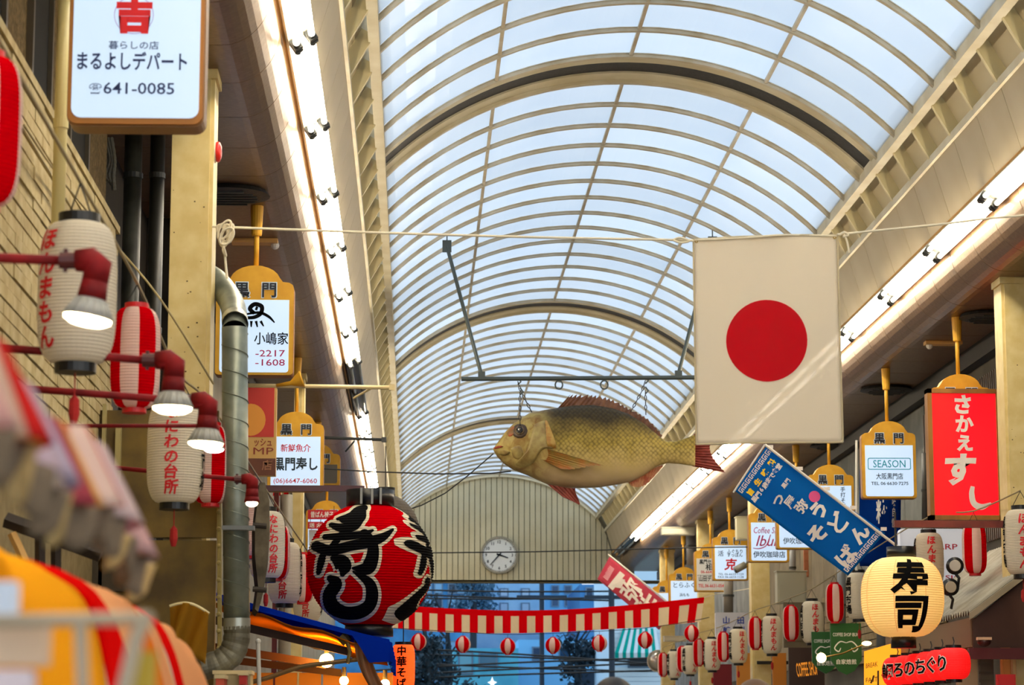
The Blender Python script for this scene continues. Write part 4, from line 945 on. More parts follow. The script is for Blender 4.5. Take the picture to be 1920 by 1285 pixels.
# ---- bunting with small round lanterns across the street
YW = 37.4
bt = [(660, 1122), (718, 1131), (775, 1137), (860, 1142), (950, 1145), (1040, 1144), (1130, 1139), (1220, 1131), (1321, 1120)]
bb = [(664, 1166), (718, 1175), (775, 1182), (860, 1187), (950, 1188), (1040, 1186), (1130, 1181), (1220, 1176), (1314, 1166)]
T1, B1 = crom(bt, 8), crom(bb, 8)
def bpt(u, v):
    k = u*(len(T1)-1); i = min(int(k), len(T1)-2); f = k-i
    a = [T1[i][j]+(T1[i+1][j]-T1[i][j])*f for j in (0, 1)]; b = [B1[i][j]+(B1[i+1][j]-B1[i][j])*f for j in (0, 1)]
    # extend to the left pillar line behind the big lantern
    p = at(a[0]+(b[0]-a[0])*v, a[1]+(b[1]-a[1])*v, YW); p.y += .02*math.sin(u*60)*v; return p
redc, crm = cloth('bunting_red', '#e30613', .35), cloth('bunting_cream', '#ecdcbc', .35)
nst = 23
mb = MB(); mb.shell(bpt, nst*4+2, 4, (0, .004, 0), lambda i, j: 0 if j == 0 else (1 if (i//2) % 2 == 0 else 0))
tag(mb.build('bunting', [redc, crm], smooth=False), 'red and white striped cloth bunting across the street', 'bunting')
mb = MB(); mb.tube([at(642, 1118, YW), at(660, 1122, YW)], .006, 6); mb.tube([at(1320, 1121, YW), at(1345, 1114, YW), at(1412, 1103, YW-2)], .006, 6); tag(mb.build('bunting_rope', rope_m), 'thin white rope ends of the striped bunting', 'rope')
def round_lantern():
    t = thing('round_lantern', 'proto', 'lantern', (0, 0, 0), 0, 'small round lanterns below the bunting'); r = .117; h = .228
    rad = lambda z: max(.04, r*math.sqrt(max(0, 1-((z-h/2)/(h/2*1.04))**2)))
    pleated(rad, h, 16, 32, .015, 0, mi=lambda j, i: (j//4) % 2).build('body', [pred, pwhite], t, False)
    for z in (-.012, h-.006): mb = MB(); cap_ring(mb, .04, z, .018, 16); mb.build('cap', M('red_cap', '#c8101a', .4), t, False)
    mb = MB(); mb.tube([(0, 0, h), (0, 0, h+.07)], .003, 5); mb.build('hanger', wire_m, t, False); return t
mb = MB(); mb.tube(crom([tuple(at(x, y-22, YW-.1)) for x, y in ((690, 1198), (785, 1203), (868, 1208), (952, 1212), (1037, 1210), (1124, 1206), (1210, 1200), (1297, 1187), (1330, 1180))], 4), .005, 6); tag(mb.build('lantern_string', wire_m), 'thin string carrying the small round lanterns below the bunting', 'string')
rl0 = None
for i, (px, py) in enumerate([(785, 1203), (868, 1208), (952, 1212), (1037, 1210), (1124, 1206), (1210, 1200), (1297, 1187)]):
    p = at(px, py, YW-.1); loc = (p.x, p.y, p.z-.12); lb = 'small round striped lantern below the bunting, %s from the left' % ['first', 'second', 'third', 'fourth', 'fifth', 'sixth', 'seventh'][i]
    if rl0 is None: rl0 = round_lantern(); rl0.location = loc; rl0['label'] = lb; rl0.rotation_euler.z = .2
    else: dup(rl0, loc, [.2, .1, .35, .2, -.1+PI/4*0, .15, .2][i], lb)

# ================================================================ LEFT SIDE
# grey spiral duct pipe
dp = thing('duct_pipe', 'grey spiral duct pipe bending round the near left pillar', 'pipe', at(410, 1250, 12.45))
YD = 12.45; dr = 24.5/4700*YD
pth = [at(380, 512, YD+.88), at(408, 530, YD+.78), at(434, 568, YD+.45), at(440, 600, YD+.12), at(440, 622, YD)]
mb = MB(); mb.tube(crom([tuple(p) for p in pth], 5), dr, 20, cap=False); mb.build('upper_bend', galv, dp, smooth=True)
mb = MB(); mb.tube([at(440, 615, YD), at(441, 900, YD), at(444, 1172, YD)], dr, 24); mb.build('straight_run', galv, dp, smooth=True)
mb = MB(); p0, p1 = at(440, 625, YD), at(444, 1165, YD); N = 320
mb.tube([p0+(p1-p0)*(i/N)+Vector((dr*1.005*math.cos(2*PI*i/26), dr*1.005*math.sin(2*PI*i/26), 0)) for i in range(N+1)], .0028, 4); mb.build('spiral_seam', M('seam_steel', '#777d72', .4, .6), dp)
mb = MB(); q = crom([tuple(p) for p in (at(444, 1172, YD), at(444, 1195, YD), at(438, 1218, YD), at(426, 1234, YD), at(405, 1246, YD), at(380, 1252, YD))], 4)
mb.tube(q, [dr*(1.03 if i % 3 else .98) for i in range(len(q))], 24); mb.build('lower_elbow', M('weathered_elbow', '#7d7a6a', .5, .3, hx2='#5a5545', scale=9), dp)
for ya, yb in ((555, 608), (1160, 1182)):
    mb = MB(); mb.tube([at(444, ya, YD) if ya > 1000 else at(440, 600, YD+.1), at(441 if ya < 1000 else 444, yb, YD)], dr*1.03, 20, cap=False); mb.build('tape_sleeve', M('foil_tape', '#aeb0a4', .3, .6), dp, smooth=True)
mb = MB(); a, b = at(418, 988, YD-.05), at(478, 996, YD-.05); mb.box(a.x, b.x, YD-.12, YD-.05, b.z, a.z); mb.build('clamp_bracket', M('grey_clamp', '#6b6f70', .5), dp)
# dark drain pipes in the recess
for px, r, hx, lb in ((240, 17, '#4c4e46', 'thick grey drain pipe left of the near pillar'), (286, 14, '#2b2c29', 'dark drain pipe right beside the near pillar')):
    Y = 13.5; t = thing('drain_pipe', lb, 'pipe', (at(px, 900, Y).x, Y, 0)); rr_ = r/4700*Y
    mb = MB(); mb.tube([(at(px, 700, Y).x, Y, 0), (at(px, 700, Y).x, Y, ZS)], rr_, 16); mb.build('pipe', M('pipe_'+hx[1:], hx, .45, hx2='#23231f', scale=5), t, smooth=True)
    for py in (330, 620): mb = MB(); z = at(px, py, Y).z; mb.lathe([(rr_*1.12, z-.015), (rr_*1.12, z+.015)], 16, (at(px, 700, Y).x, Y, 0)); mb.build('collar', dark_grey, t)
# cream wall pipe, conduits
t = thing('wall_pipe', 'cream downpipe on the brick wall behind the store sign', 'pipe', (at(110, 300, 9.9).x, 9.9, CZ))
mb = MB(); X = at(112, 300, 9.9).x; mb.tube([(X, 9.9, CZ+1.6), (X, 9.9, ZS)], .027, 16); mb.build('pipe', M('cream_pipe', '#d2c486', .4), t, smooth=True)
mb = MB(); mb.lathe([(.031, -.02), (.031, .02)], 16, (X, 9.9, at(112, 232, 9.9).z)); mb.build('collar', M('cream_pipe', '#d2c486', .4), t)
for pts, r, lb in (([(0, 170), (60, 270), (140, 400)], .006, 'upper slack cable on the brick wall'), ([(45, 235), (110, 330), (200, 440), (300, 560), (400, 720)], .005, 'lower slack cable running from the brick wall to the pillar')):
    tag(MB().tube(crom([tuple(atx(x, y, XL+.06) if x < 210 else at(x, y, 11.5+(x-210)*.005)) for x, y in pts], 5), r, 6).build('cable', M('beige_cable', '#a5956a', .7)), lb, 'cable')
# conduits bundle behind the store sign
t = thing('conduit_bundle', 'bundle of corrugated conduits in the recess below the store sign', 'pipe', at(204, 330, 13.4))
for k in range(3):
    mb = MB(); q = crom([tuple(at(196+6*k, 258, 13.4)), tuple(at(206+4*k, 300, 13.4)), tuple(at(198+7*k, 330, 13.38)), tuple(at(214, 345+6*k, 13.4))], 8); mb.tube(q, [.014*(1 if i % 2 else .85) for i in range(len(q))], 8); mb.build('conduit', M('grey_conduit', '#6d6b60', .5), t)
# red alarm bell on the pillar
t = thing('alarm_bell', 'red round alarm bell on the street side of the near left pillar', 'bell', at(405, 285, 12.8))
p = at(401, 285, 12.84); mb = MB(); mb.lathe([(.052, 0), (.055, .012), (.05, .02), (.03, .028), (.004, .03)], 20); ob = mb.build('gong', M('bell_red', '#d6241c', .35), t, False, True); ob.rotation_euler = (0, PI/2, 0); ob.location = p+Vector((.012, 0, 0))-t.location
mb = MB(); mb.lathe([(.058, -.012), (.058, .0)], 20); ob = mb.build('back_plate', M('bell_plate', '#d8cfc0', .5), t, False); ob.rotation_euler = (0, PI/2, 0); ob.location = p+Vector((.012, 0, 0))-t.location
# maroon lamp arms with reflector bulbs
bulb_face = M('bulb_warm_glow', '#fff3d8', .4, emit=9., ehx='#ffe2a8')
bulb_body = M('bulb_grey_shell', '#a8a69c', .35)
bulb_white = M('bulb_white_glow', '#ffffff', .4, emit=9., ehx='#fff4e8')
def lamp_arm(px, py, Y, xleft, label, shade=False, face=bulb_face, tilt=0., dyl=0., sc=1.):
    p = at(px, py, Y); t = thing('lamp_arm', label, 'lamp', p, 0, 'maroon lamp arms on the left'); q = at(xleft, py+dyl, Y)-p; q = q*((XL-p.x)/q.x)
    mb = MB(); mb.tube([(q.x, 0, q.z), (-.09*sc, 0, 0)], .013*sc, 10); mb.build('arm', maroon, t, False, True)
    mb = MB(); mb.tube([(-.10*sc, 0, 0), (-.06*sc, 0, 0)], .022*sc, 10); mb.tube([(-.085*sc, 0, .03*sc), (-.085*sc, 0, -.03*sc)], .006, 6); mb.build('clamp', M('dark_maroon', '#4f1a1a', .5), t, False)
    rt = Matrix.Rotation(tilt, 3, 'Y')
    mb = MB(); mb.tube([Vector((-.06, 0, 0))*sc, Vector((-.02, 0, .002))*sc, rt@Vector((.0, 0, -.012))*sc, rt@Vector((.0, 0, -.055))*sc], [.028*sc, .034*sc, .036*sc, .034*sc], 16); mb.build('elbow', maroon, t, False, True)
    mb = MB(); mb.tube([rt@Vector((0, 0, -.055))*sc, rt@Vector((0, 0, -.10))*sc], [.034*sc, .038*sc], 16); mb.build('socket', maroon, t, False, True)
    if shade:
        mb = MB(); mb.tube([rt@Vector((0, 0, -.10))*sc, rt@Vector((0, 0, -.13))*sc], [.038*sc, .045*sc], 16); mb.build('shade', maroon, t, False, True); z0 = -.128
        mb = MB(); mb.ball((rt@Vector((0, 0, z0-.008))*sc), .034*sc, 14, 8, sc=(1, 1, .6)); mb.build('bulb', face, t, False, True)
    else:
        mb = MB(); mb.tube([rt@Vector((0, 0, z))*sc for z in (-.10, -.115, -.15)], [.036*sc, .046*sc, .062*sc], 20)
        for k in range(16):
            a = 2*PI*k/16; mb.tube([rt@Vector((.04*math.cos(a), .04*math.sin(a), -.105))*sc, rt@Vector((.064*math.cos(a), .064*math.sin(a), -.15))*sc], .003, 4)
        mb.build('bulb_shell', bulb_body, t, False, True)
        mb = MB(); mb.tube([rt@Vector((0, 0, z))*sc for z in (-.15, -.158, -.168, -.173)], [v*sc for v in (.062, .060, .042, .01)], 20); mb.build('bulb_face', face, t, False, True)
    return t
lamp_arm(186, 489, 6.3, -40, 'nearest maroon lamp arm with glowing reflector bulb before the large white lantern', tilt=.17, dyl=-8)
lamp_arm(327, 676, 7.85, -60, 'second maroon lamp arm, its bulb glowing below the wide striped lantern', tilt=.02, dyl=-30)
lamp_arm(391, 752, 8.85, 20, 'third maroon lamp arm, bulb beside the grey duct pipe', tilt=.05, dyl=-26)
lamp_arm(402, 799, 9.6, 60, 'fourth maroon lamp arm, white bulb peeping below the third lamp', face=bulb_white, sc=.6)
lamp_arm(473, 899, 11.3, 150, 'farthest maroon lamp arm with short red shade before the duct pipe', shade=True, dyl=-28, sc=.8)
# rusty edge-on board
t = thing('rusty_board', 'weathered rusty signboard seen edge-on right of the duct pipe', 'signboard', at(487, 1140, 14.6)); Y = 14.6
pts = [(497, 905), (505, 940), (506, 1000), (502, 1060), (494, 1110), (484, 1148), (478, 1142), (484, 1100), (478, 1040), (478, 985), (484, 930), (487, 905)]
mb = MB(); mb.prism(pts, lambda x, y: at(x, y, Y), lambda x, y: at(x, y, Y)+Vector((-.05, .5, 0))); mb.build('board', M('rusty_grey', '#7b6f58', .8, hx2='#4a4030', scale=7, bump=.4), t)
for y in (985, 1105): mb = MB(); mb.tube([at(474, y, Y), at(500, y+2, Y)], .016, 8); mb.build('clamp', M('rusty_dark', '#3c332a', .8), t)
# left facade details
t = thing('shop_curtain', 'red and cream striped curtain strip below the sushi sign', 'curtain', at(537, 925, 24.2)); Y = 24.2
xs2 = [512, 519, 526, 532, 541, 548, 561, 568]
for i in range(7):
    mb = MB(); mb.shell(lambda u, v: at(xs2[i]+(xs2[i+1]-xs2[i])*u, 884+46*v, Y+.01*math.sin(u*PI)), 4, 2, (0, .01, 0)); mb.build('strip', [redc, crm, MATS['grey_shop_cladding']][[0, 0, 1, 0, 2, 1, 2][i]], t)
t = thing('shop_column', 'grey round column behind the left lanterns', 'pillar', at(538, 1100, 24.0)); mb = MB(); mb.tube([(at(538, 900, 24).x, 24., .2), (at(538, 900, 24).x, 24., at(960, 930, 24).z)], 12/4700*24, 16); mb.build('shaft', M('grey_column', '#a59d8c', .5), t, smooth=True)
mb = MB(); mb.box(at(553, 1040, 24).x, at(562, 1040, 24).x, 24.05, 24.1, .2, at(960, 885, 24).z); mb.build('grey_strip', M('grey_strip', '#8a8d90', .5), t)
tag(MB().box(at(512, 1040, 23.9).x, at(521, 1040, 23.9).x, 23.9, 24.0, .5, at(960, 925, 23.9).z).build('maroon_post', M('maroon_post', '#6a1a22', .5)), 'dark maroon post left of the grey round column', 'post')
for (x0, x1, y, Y, r, mt, lb) in ((465, 735, 727, 21.6, .018, M('pale_bar', '#c9b88a', .5), 'pale horizontal stay bar above the sushi sign reaching the roof edge'), (606, 720, 825, 25.6, .016, dark_grey, 'dark horizontal stay bar right of the sushi sign')):
    t = thing('stay_bar', lb, 'bar', at(x1, y, Y)); mb = MB(); mb.tube([at(x0, y-4, Y), at(x1, y, Y)], r, 8); mb.build('rod', mt, t)
    mb = MB(); mb.tube([at(x1-72, y+(20 if Y < 24 else 22), Y+.1), at(x1-40 if Y < 24 else x1-55, y+2, Y)], r*.6, 6); mb.build('brace', mt, t)
    mb = MB(); mb.cbox(at(x1, y, Y), (.05, .05, .05)); mb.build('end_bracket', mt, t)
    if Y < 24: mb = MB(); mb.tube([at(518, 723, Y-.02), at(545, 719, Y-.02), at(564, 712, Y-.02), at(567, 711, Y-.02)], [.014, .02, .07, .075], 14); mb.build('flared_end', gold, t, smooth=True)
# vents and small lamps on the soffit
for px, py, s, lb in ((430, 368, -1, 'dark round vent on the left soffit near the first pole'), (1662, 733, 1, 'dark vent on the right soffit behind the backlit teal sign pole'), (1858, 596, 1, 'dark vent on the right soffit beside the red framed sign pole'), (1560, 838, 1, 'dark vent on the right soffit below the flag corner')):
    r_ = RM @ Vector((px-CXP, CYP-py, -F)); k = (ZS-.03-CZ)/r_.z; p = Vector((r_.x*k, r_.y*k, ZS-.03))
    t = thing('soffit_vent', lb, 'vent', p); mb = MB(); mb.lathe([(.24, .03), (.26, 0), (.2, -.012), (.03, -.012)], 20); mb.build('hood', M('vent_black', '#1c1a19', .6), t, False)
    mb = MB()
    for a in range(6): mb.cbox((0, -.18+.072*a, -.016), (.36*math.sqrt(max(.05, 1-((-.18+.072*a)/.22)**2)), .02, .01))
    mb.build('louvre', dark_grey, t, False)
for px, py, lb in ((478, 455, 'small tan emergency lamp on the left soffit'), (1768, 645, 'small tan emergency lamp on the right soffit'), (1510, 885, 'tiny emergency lamp far along the right soffit')):
    r_ = RM @ Vector((px-CXP, CYP-py, -F)); k = (ZS-.02-CZ)/r_.z; p = Vector((r_.x*k, r_.y*k, ZS-.02))
    t = thing('emergency_lamp', lb, 'lamp', p); mb = MB(); mb.box(-.16, .16, -.06, .06, -.01, .02); mb.build('housing', wood_tan, t, False); mb = MB(); mb.ball((-.12 if px > 1000 else .14, 0, -.02), .03, 10, 6); mb.build('lens', M('lamp_lens', '#e8e4da', .1), t, False)

# ---- blue awning with lit underside
YA = 15.3
aw = thing('blue_awning', 'blue tarpaulin awning with orange lit underside at lower left', 'awning', at(600, 1240, YA))
bluec = cloth('blue_tarp', '#0a34b8', .3); orangec = cloth('orange_lit_tarp', '#d87a1e', .25)  # orange of the lining: bulb light on the underside put into its colour
pA, pB = at(380, 1108, YA), at(730, 1204, YA); ln = 3.6
mb = MB(); mb.shell(lambda u, v: pA+(pB-pA)*u+Vector((0, ln*v, -.02*math.sin(PI*u))), 10, 8, (0, 0, .015)); mb.build('roof_sheet', bluec, aw)
mb = MB(); mb.shell(lambda u, v: pA+(pB-pA)*u*.96+Vector((0, .03+(ln-.1)*v, -.045-.025*math.sin(PI*u*3)**2)), 18, 8, (0, 0, .008)); mb.build('lining', orangec, aw, smooth=True)
poly = [(380, 1106), (470, 1131), (730, 1202), (730, 1241), (692, 1243), (676, 1215), (660, 1192), (470, 1143), (380, 1118)]
mb = MB(); mb.prism(poly, lambda x, y: at(x, y, YA-.02), lambda x, y: at(x, y, YA-.005)); mb.build('side_flap', bluec, aw)
mb = MB(); mb.shell(lambda u, v: at(730, 1204+37*v, YA)+Vector((.01*math.sin(u*30), ln*u, 0)), 30, 3, (.008, 0, 0)); mb.build('front_valance', bluec, aw)
beam = M('dark_brown_beam', '#3f2412', .6)
for yo, (x0, y0, x1, y1) in ((.25, (380, 1158, 652, 1222)), (1.2, (380, 1210, 610, 1247)), (2.2, (380, 1232, 640, 1262))):
    mb = MB(); a, b = at(x0, y0, YA+yo), at(x1, y1, YA+yo); mb.prism([(0, 0), (1, 0), (1, 1), (0, 1)], lambda u, v: a+(b-a)*u+Vector((0, 0, .05*v-.025)), lambda u, v: a+(b-a)*u+Vector((0, .06, .05*v-.025))); mb.build('rafter', beam, aw)
mb = MB(); mb.tube(crom([tuple(at(x, y, YA+.1)) for x, y in ((430, 1290), (500, 1272), (560, 1252), (620, 1243), (690, 1235))], 5), .014, 8); mb.build('frame_tube', M('bronze_tube', '#7c6038', .45, .3), aw)
mb = MB(); mb.tube([at(640, 1192, YA+.1), at(652, 1205, YA+.1)], .035, 10); mb.tube([at(650, 1200, YA+.05), at(656, 1222, YA+.05), at(652, 1245, YA+.05)], .012, 8); mb.build('hinge', M('brass_hinge', '#8c7644', .5, .4), aw)
vin = M('clear_vinyl', '#b8a890', .15, spec=.6)
mb = MB(); mb.shell(lambda u, v: at(664+28*u+30*v*v, 1200+90*v, YA+.03)+Vector((0, .02*math.sin(u*9+v*3), 0)), 12, 8, (0, .004, 0)); mb.build('vinyl_drop', cloth('vinyl_cloudy', '#a98f76', .6), aw, smooth=True)
for (px, py, yo, r, lb) in ((612, 1239, 1.0, .045, 'bare glowing bulb under the blue awning'), (645, 1277, 1.6, .03, 'added glowing bulb low under the blue awning, right'), (722, 1283, 1.2, .03, 'added small glowing bulb at the awning front edge')):  # the second and third bulbs are added for more warm glow
    p = at(px, py, YA+yo); t = thing('bulb', lb, 'bulb', p); mb = MB(); mb.ball((0, 0, 0), r, 16, 10); mb.build('glass', M('awning_bulb', '#fff0c8', .4, emit=130., ehx='#ffac44'), t, False, True)
    mb = MB(); mb.tube([(0, 0, r*.8), (0, 0, r+.06)], .014, 8); mb.build('socket', dark_grey, t, False)
t = thing('stall_backdrop', 'warm lit yellow stall boards below the blue awning', 'board', at(620, 1330, YA+2.4))  # added boards; the stall's yellow light is put into their colour
for i in range(6):
    mb = MB(); a = at(470+45*i, 1330, YA+2.4); b = at(470+45*i+42, 1262, YA+2.4); mb.box(a.x, b.x, YA+2.4, YA+2.44, a.z, b.z); mb.build('board', M('yellow_lit_board', '#d79a3a', .6), t)
t = thing('tent_pole', 'white topped tent pole standing before the blue awning', 'pole', at(485, 1330, 14.2)); mb = MB(); mb.tube([at(487, 1330, 14.2), at(484, 1206, 14.2)], .012, 10); mb.build('shaft', M('white_pole', '#c9c6bc', .4), t); mb = MB(); mb.ball(at(484, 1203, 14.2), .016, 12, 8); mb.build('knob', M('white_pole', '#c9c6bc', .4), t)
# clutter at the foot of the duct
for (x0, x1, y0, y1, Y, hx, lb) in ((400, 470, 1260, 1300, 12.2, '#a2946c', 'pale crate edge below the duct elbow'), (448, 462, 1262, 1284, 12.1, '#b5241c', 'small red tin beside the duct elbow'), (404, 420, 1268, 1300, 12.0, '#c24a30', 'small orange packet below the duct elbow')):
    t = thing('crate' if 'crate' in lb else 'tin', lb, 'box', at((x0+x1)/2, y1, Y)); a, b = at(x0, y1, Y), at(x1, y0, Y)
    mb = MB(); mb.box(a.x, b.x, Y, Y+.2, a.z, b.z); mb.build('body', M('clutter_'+hx[1:], hx, .6), t); mb = MB(); mb.box(a.x-.006, b.x+.006, Y-.006, Y+.206, b.z-.012, b.z+.006); mb.build('rim', M('clutter_rim', '#cbb98c', .6), t)
# clear yellow sheet hanging by the partition
t = thing('vinyl_sheet', 'creased clear yellow vinyl sheet before the olive partition', 'sheet', at(350, 1240, 11.2))
mb = MB(); mb.shell(lambda u, v: at(318+74*u-8*u*v, 1137+14*u+95*v-12*math.sin(u*PI), 11.2)+Vector((0, .03*math.sin(u*11+v*4), 0)), 14, 10, (0, .003, 0)); mb.build('sheet', cloth('yellow_vinyl', '#b98a2c', .6), t, smooth=True)
mb = MB(); mb.tube([at(318+74*u, 1137+14*u-12*math.sin(u*PI), 11.19) for u in [i/14 for i in range(15)]], .006, 6); mb.build('hem', M('vinyl_hem', '#d9c890', .4), t)

# ---- striped barrel awning (yellow, red, peach)
yc, rc, pc, oc_ = cloth('awning_yellow', '#ffc22a', .55), cloth('awning_red', '#f0140f', .55), cloth('awning_peach', '#f4bc84', .55), cloth('awning_orange', '#f08a28', .5)
ya = thing('barrel_awning', 'yellow and red striped barrel awning at the lower left corner', 'awning', (-.75, 4.6, CZ-.3))
bands = [(2.9, 4.3, yc, 'yellow_band'), (4.3, 4.68, rc, 'red_band'), (4.68, 5.05, pc, 'peach_band'), (5.05, 5.25, oc_, 'orange_band'), (5.25, 5.58, pc, 'peach_band'), (5.58, 5.80, rc, 'red_band'), (5.80, 6.6, pc, 'peach_band')]
BP = crom([(-.495, -.18), (-.505, -.02), (-.53, .13), (-.565, .235), (-.62, .285), (-.75, .312), (-1.1, .335)], 8)
def bar_pt(y, t, wob=0.):
    k = t*(len(BP)-1); i = min(int(k), len(BP)-2); f = k-i; x, z = [BP[i][j]+(BP[i+1][j]-BP[i][j])*f for j in (0, 1)]
    return Vector((x+wob*math.sin(y*23+t*8)*.016, y, CZ+z+wob*math.sin(y*31+t*14)*.014-.04*max(0, y-5.7)))
for a, b, mt, nm in bands:
    mb = MB(); w = 1. if 'band' in nm and 'yellow' not in nm else .3
    mb.shell(lambda u, v: bar_pt(a+(b-a)*u, v, w), 10, 28, (0, 0, .006)); mb.build(nm, mt, ya, smooth=True)
for y in (2.9, 4.3, 5.58, 6.58): mb = MB(); mb.tube([bar_pt(y, i/20)-Vector((0, 0, .015)) for i in range(21)], .009, 6); mb.build('hoop', M('awning_hoop', '#b3a894', .4), ya)
# ---- fringed valance, much nearer
va = thing('fringe_awning', 'blurred striped awning valance with scalloped grey fringe at far left', 'awning', (-.40, 2.85, CZ+.1))
cols = ['#d9a9a0', '#c94b5c', '#e8c8b0', '#d6302c', '#e0a050', '#d8c0c8', '#c8b8c8', '#e6d2c0', '#b8525c', '#e8b060', '#d8344a', '#eccfc0', '#d8282a', '#e8902c', '#dcc4c0', '#cf9aa0', '#c6bcd0', '#d0a8a4', '#b9a4a0', '#c9b6a6']
ys = [2.05+(3.42-2.05)*i/20 for i in range(21)]
def vtop(y): return .355+.012*math.sin(y*9)-.05*max(0, y-3.1)
for i in range(20):
    mt = cloth('fringe_%d' % i, cols[i], .4)
    mb = MB(); mb.shell(lambda u, v: Vector((-.385+.018*math.sin((i+u)*2.2)*(.3+v)+.03*v, ys[i]+(ys[i+1]-ys[i])*u, CZ+vtop(ys[i]+(ys[i+1]-ys[i])*u)-.092*v)), 3, 6, (-.004, 0, 0)); mb.build('stripe', mt, va, smooth=True)
for i in range(16):
    a, b = 2.05+1.37*i/16, 2.05+1.37*(i+1)/16; mb = MB()
    mb.shell(lambda u, v: Vector((-.362+.012*math.sin((2*i+2*u)*2.2)-.008*v, a+(b-a)*u, CZ+vtop(a+(b-a)*u)-.088-(.022+.03*math.sin(PI*u)**.6)*v)), 8, 4, (-.004, 0, 0)); mb.build('scallop', cloth('fringe_taupe' if i % 3 else 'fringe_cream', '#93816c' if i % 3 else '#d0b47e', .4), va, smooth=True)
mb = MB(); mb.shell(lambda u, v: Vector((-.40-.7*v, 2.05+1.37*u, CZ+.35+.22*v)), 4, 4, (0, 0, .006)); mb.build('roof_sheet', cloth('fringe_roof', '#a98a6a', .4), va)
t = thing('stall_lamp', 'bright bare stall lamp at the far left edge behind the valance', 'lamp', at(-14, 790, 3.6)); mb = MB(); mb.ball((0, 0, 0), .035, 14, 8, sc=(1, 1, 1.5)); mb.build('bulb', M('stall_bulb', '#fff6e0', .4, emit=10., ehx='#ffe8b8'), t, False, True); mb = MB(); mb.tube([(0, 0, .04), (0, 0, .11)], .015, 8); mb.build('socket', dark_grey, t, False); mb = MB(); mb.tube([(0, 0, .1), (-.2, .1, .14)], .005, 6); mb.build('cord', wire_m, t, False)
# ---- pale blurred rack at the very front
rk = thing('display_rack', 'blurred pale rack frame in the lower left foreground', 'rack', at(150, 1330, 2.2)); rw = M('rack_white', '#a8987f', .5)
for pts, r in (([(-40, 1166), (284, 1160)], .006), ([(278, 1150), (255, 1200), (232, 1300)], .007), ([(150, 1160), (156, 1300)], .006)):
    mb = MB(); mb.tube([at(x, y, 2.2) for x, y in pts], r, 8); mb.build('rail', rw, rk)
for (x0, x1, y0, y1, hx) in ((-30, 88, 1172, 1248, '#d8b898'), (-30, 60, 1256, 1310, '#dccbd0'), (-30, 28, 1090, 1160, '#d4dce8'), (246, 288, 1222, 1310, '#b89a28')):
    mb = MB(); a, b = at(x0, y1, 2.23), at(x1, y0, 2.23); mb.box(a.x, b.x, 2.23, 2.26, a.z, b.z); mb.build('card', M('card_'+hx[1:], hx, .6), rk)
# shelf frames seen under the valance
t = thing('timber_rack', 'dark timber shop frame seen under the blurred valance', 'frame', at(120, 1150, 9.6))
for (x0, y0, x1, y1, r) in ((10, 975, 190, 1040, .03), (75, 1010, 75, 1150, .02), (105, 1020, 105, 1150, .02), (22, 1000, 50, 1060, .018)):
    mb = MB(); mb.tube([at(x0, y0, 9.6), at(x1, y1, 9.6)], r, 4); mb.build('post', M('frame_dark', '#2a1d12', .7) if x0 != 22 else wood_tan, t)

# ================================================================ RIGHT SIDE
# blue noodle banner on a slanting pole
YN = 21.2
def quadfn(c, Y, w1=.0):
    P = [at(x, y, Y) for x, y in c]
    def f(u, v):
        p = (P[0]*(1-u)+P[1]*u)*(1-v)+(P[3]*(1-u)+P[2]*u)*v; p = p.copy(); p.y += w1*math.sin(u*6+v*3)*math.sin(PI*min(1, max(0, v))); return p
    return f
bq = quadfn([(1378, 921), (1436, 838), (1660, 1000), (1590, 1080)], YN, .03)      # u: left edge -> right edge of the banner, v: downward
bn = thing('nobori_banner', 'blue banner with white udon and soba lettering on a slanting pole', 'banner', at(1520, 1080, YN))
mb = MB(); mb.shell(bq, 16, 40, (0, .003, 0)); mb.build('cloth', cloth('banner_blue', '#1b7ccc', .5), bn, smooth=True)
bw, bh_ = 100., 273.                                 # banner sheet in its own units
def bf(lift=.006): return lambda u, v: bq(u/bw, v/bh_)-Vector((0, lift, 0))
def btext(items, mt, nm='lettering'):
    m2 = MB()
    for s, u, v, em, bold, k in items: text(m2, s, u, -v, em, lambda a, b: (a, b, 0), bold, **k)
    bent(m2, lambda a, b: bf()(a, -b), 12, 12).build(nm, mt, bn, recalc=False)
btext([('う', 62, 150, 34, .05, {}), ('ど', 66, 194, 40, .03, {}), ('ん', 72, 238, 34, .05, {}), ('そ', 26, 176, 36, .05, {}), ('ば', 26, 246, 36, .05, {}),
       ('つ', 34, 78, 22, .04, {}), ('屋', 44, 98, 22, .02, {}), ('弥', 50, 120, 24, .03, {}), ('黒門', 66, 70, 10, .02, {})], M('banner_white', '#dfe0dc', .8))
btext([(c, 10+i*10.5, 40+(i % 2), 11.5, .03, {}) for i, c in enumerate('黒門6歳まで食堂')], M('banner_white', '#dfe0dc', .8))
btext([(c, 16+i*22, 26, 13, .05, {}) for i, c in enumerate('旨生味料')], M('banner_yellow', '#f0d020', .8))
for v0 in (4, 258):                                  # key-fret borders
    mb = MB()
    for k in range(9):
        x = 4+k*10.6
        for (a, b, c_, d_) in ((0, 0, 8.6, 1.6), (0, 0, 1.6, 10), (0, 8.4, 5, 10), (3.6, 4, 5.2, 10), (3.6, 4, 8.6, 5.6), (7, 4, 8.6, 10)):
            mb.add([bf()(x+p, v0+q) for p, q in ((a, b), (c_, b), (c_, d_), (a, d_))], [(0, 1, 2, 3)])
    mb.build('fret_border', M('banner_white', '#dfe0dc', .8), bn, recalc=False)
mb = MB(); mb.add([bf()(78+11*math.cos(a), 128+11*math.sin(a)) for a in [2*PI*i/16 for i in range(16)]], [tuple(range(16))]); mb.build('seal', M('banner_pink', '#d0508a', .8), bn, recalc=False)
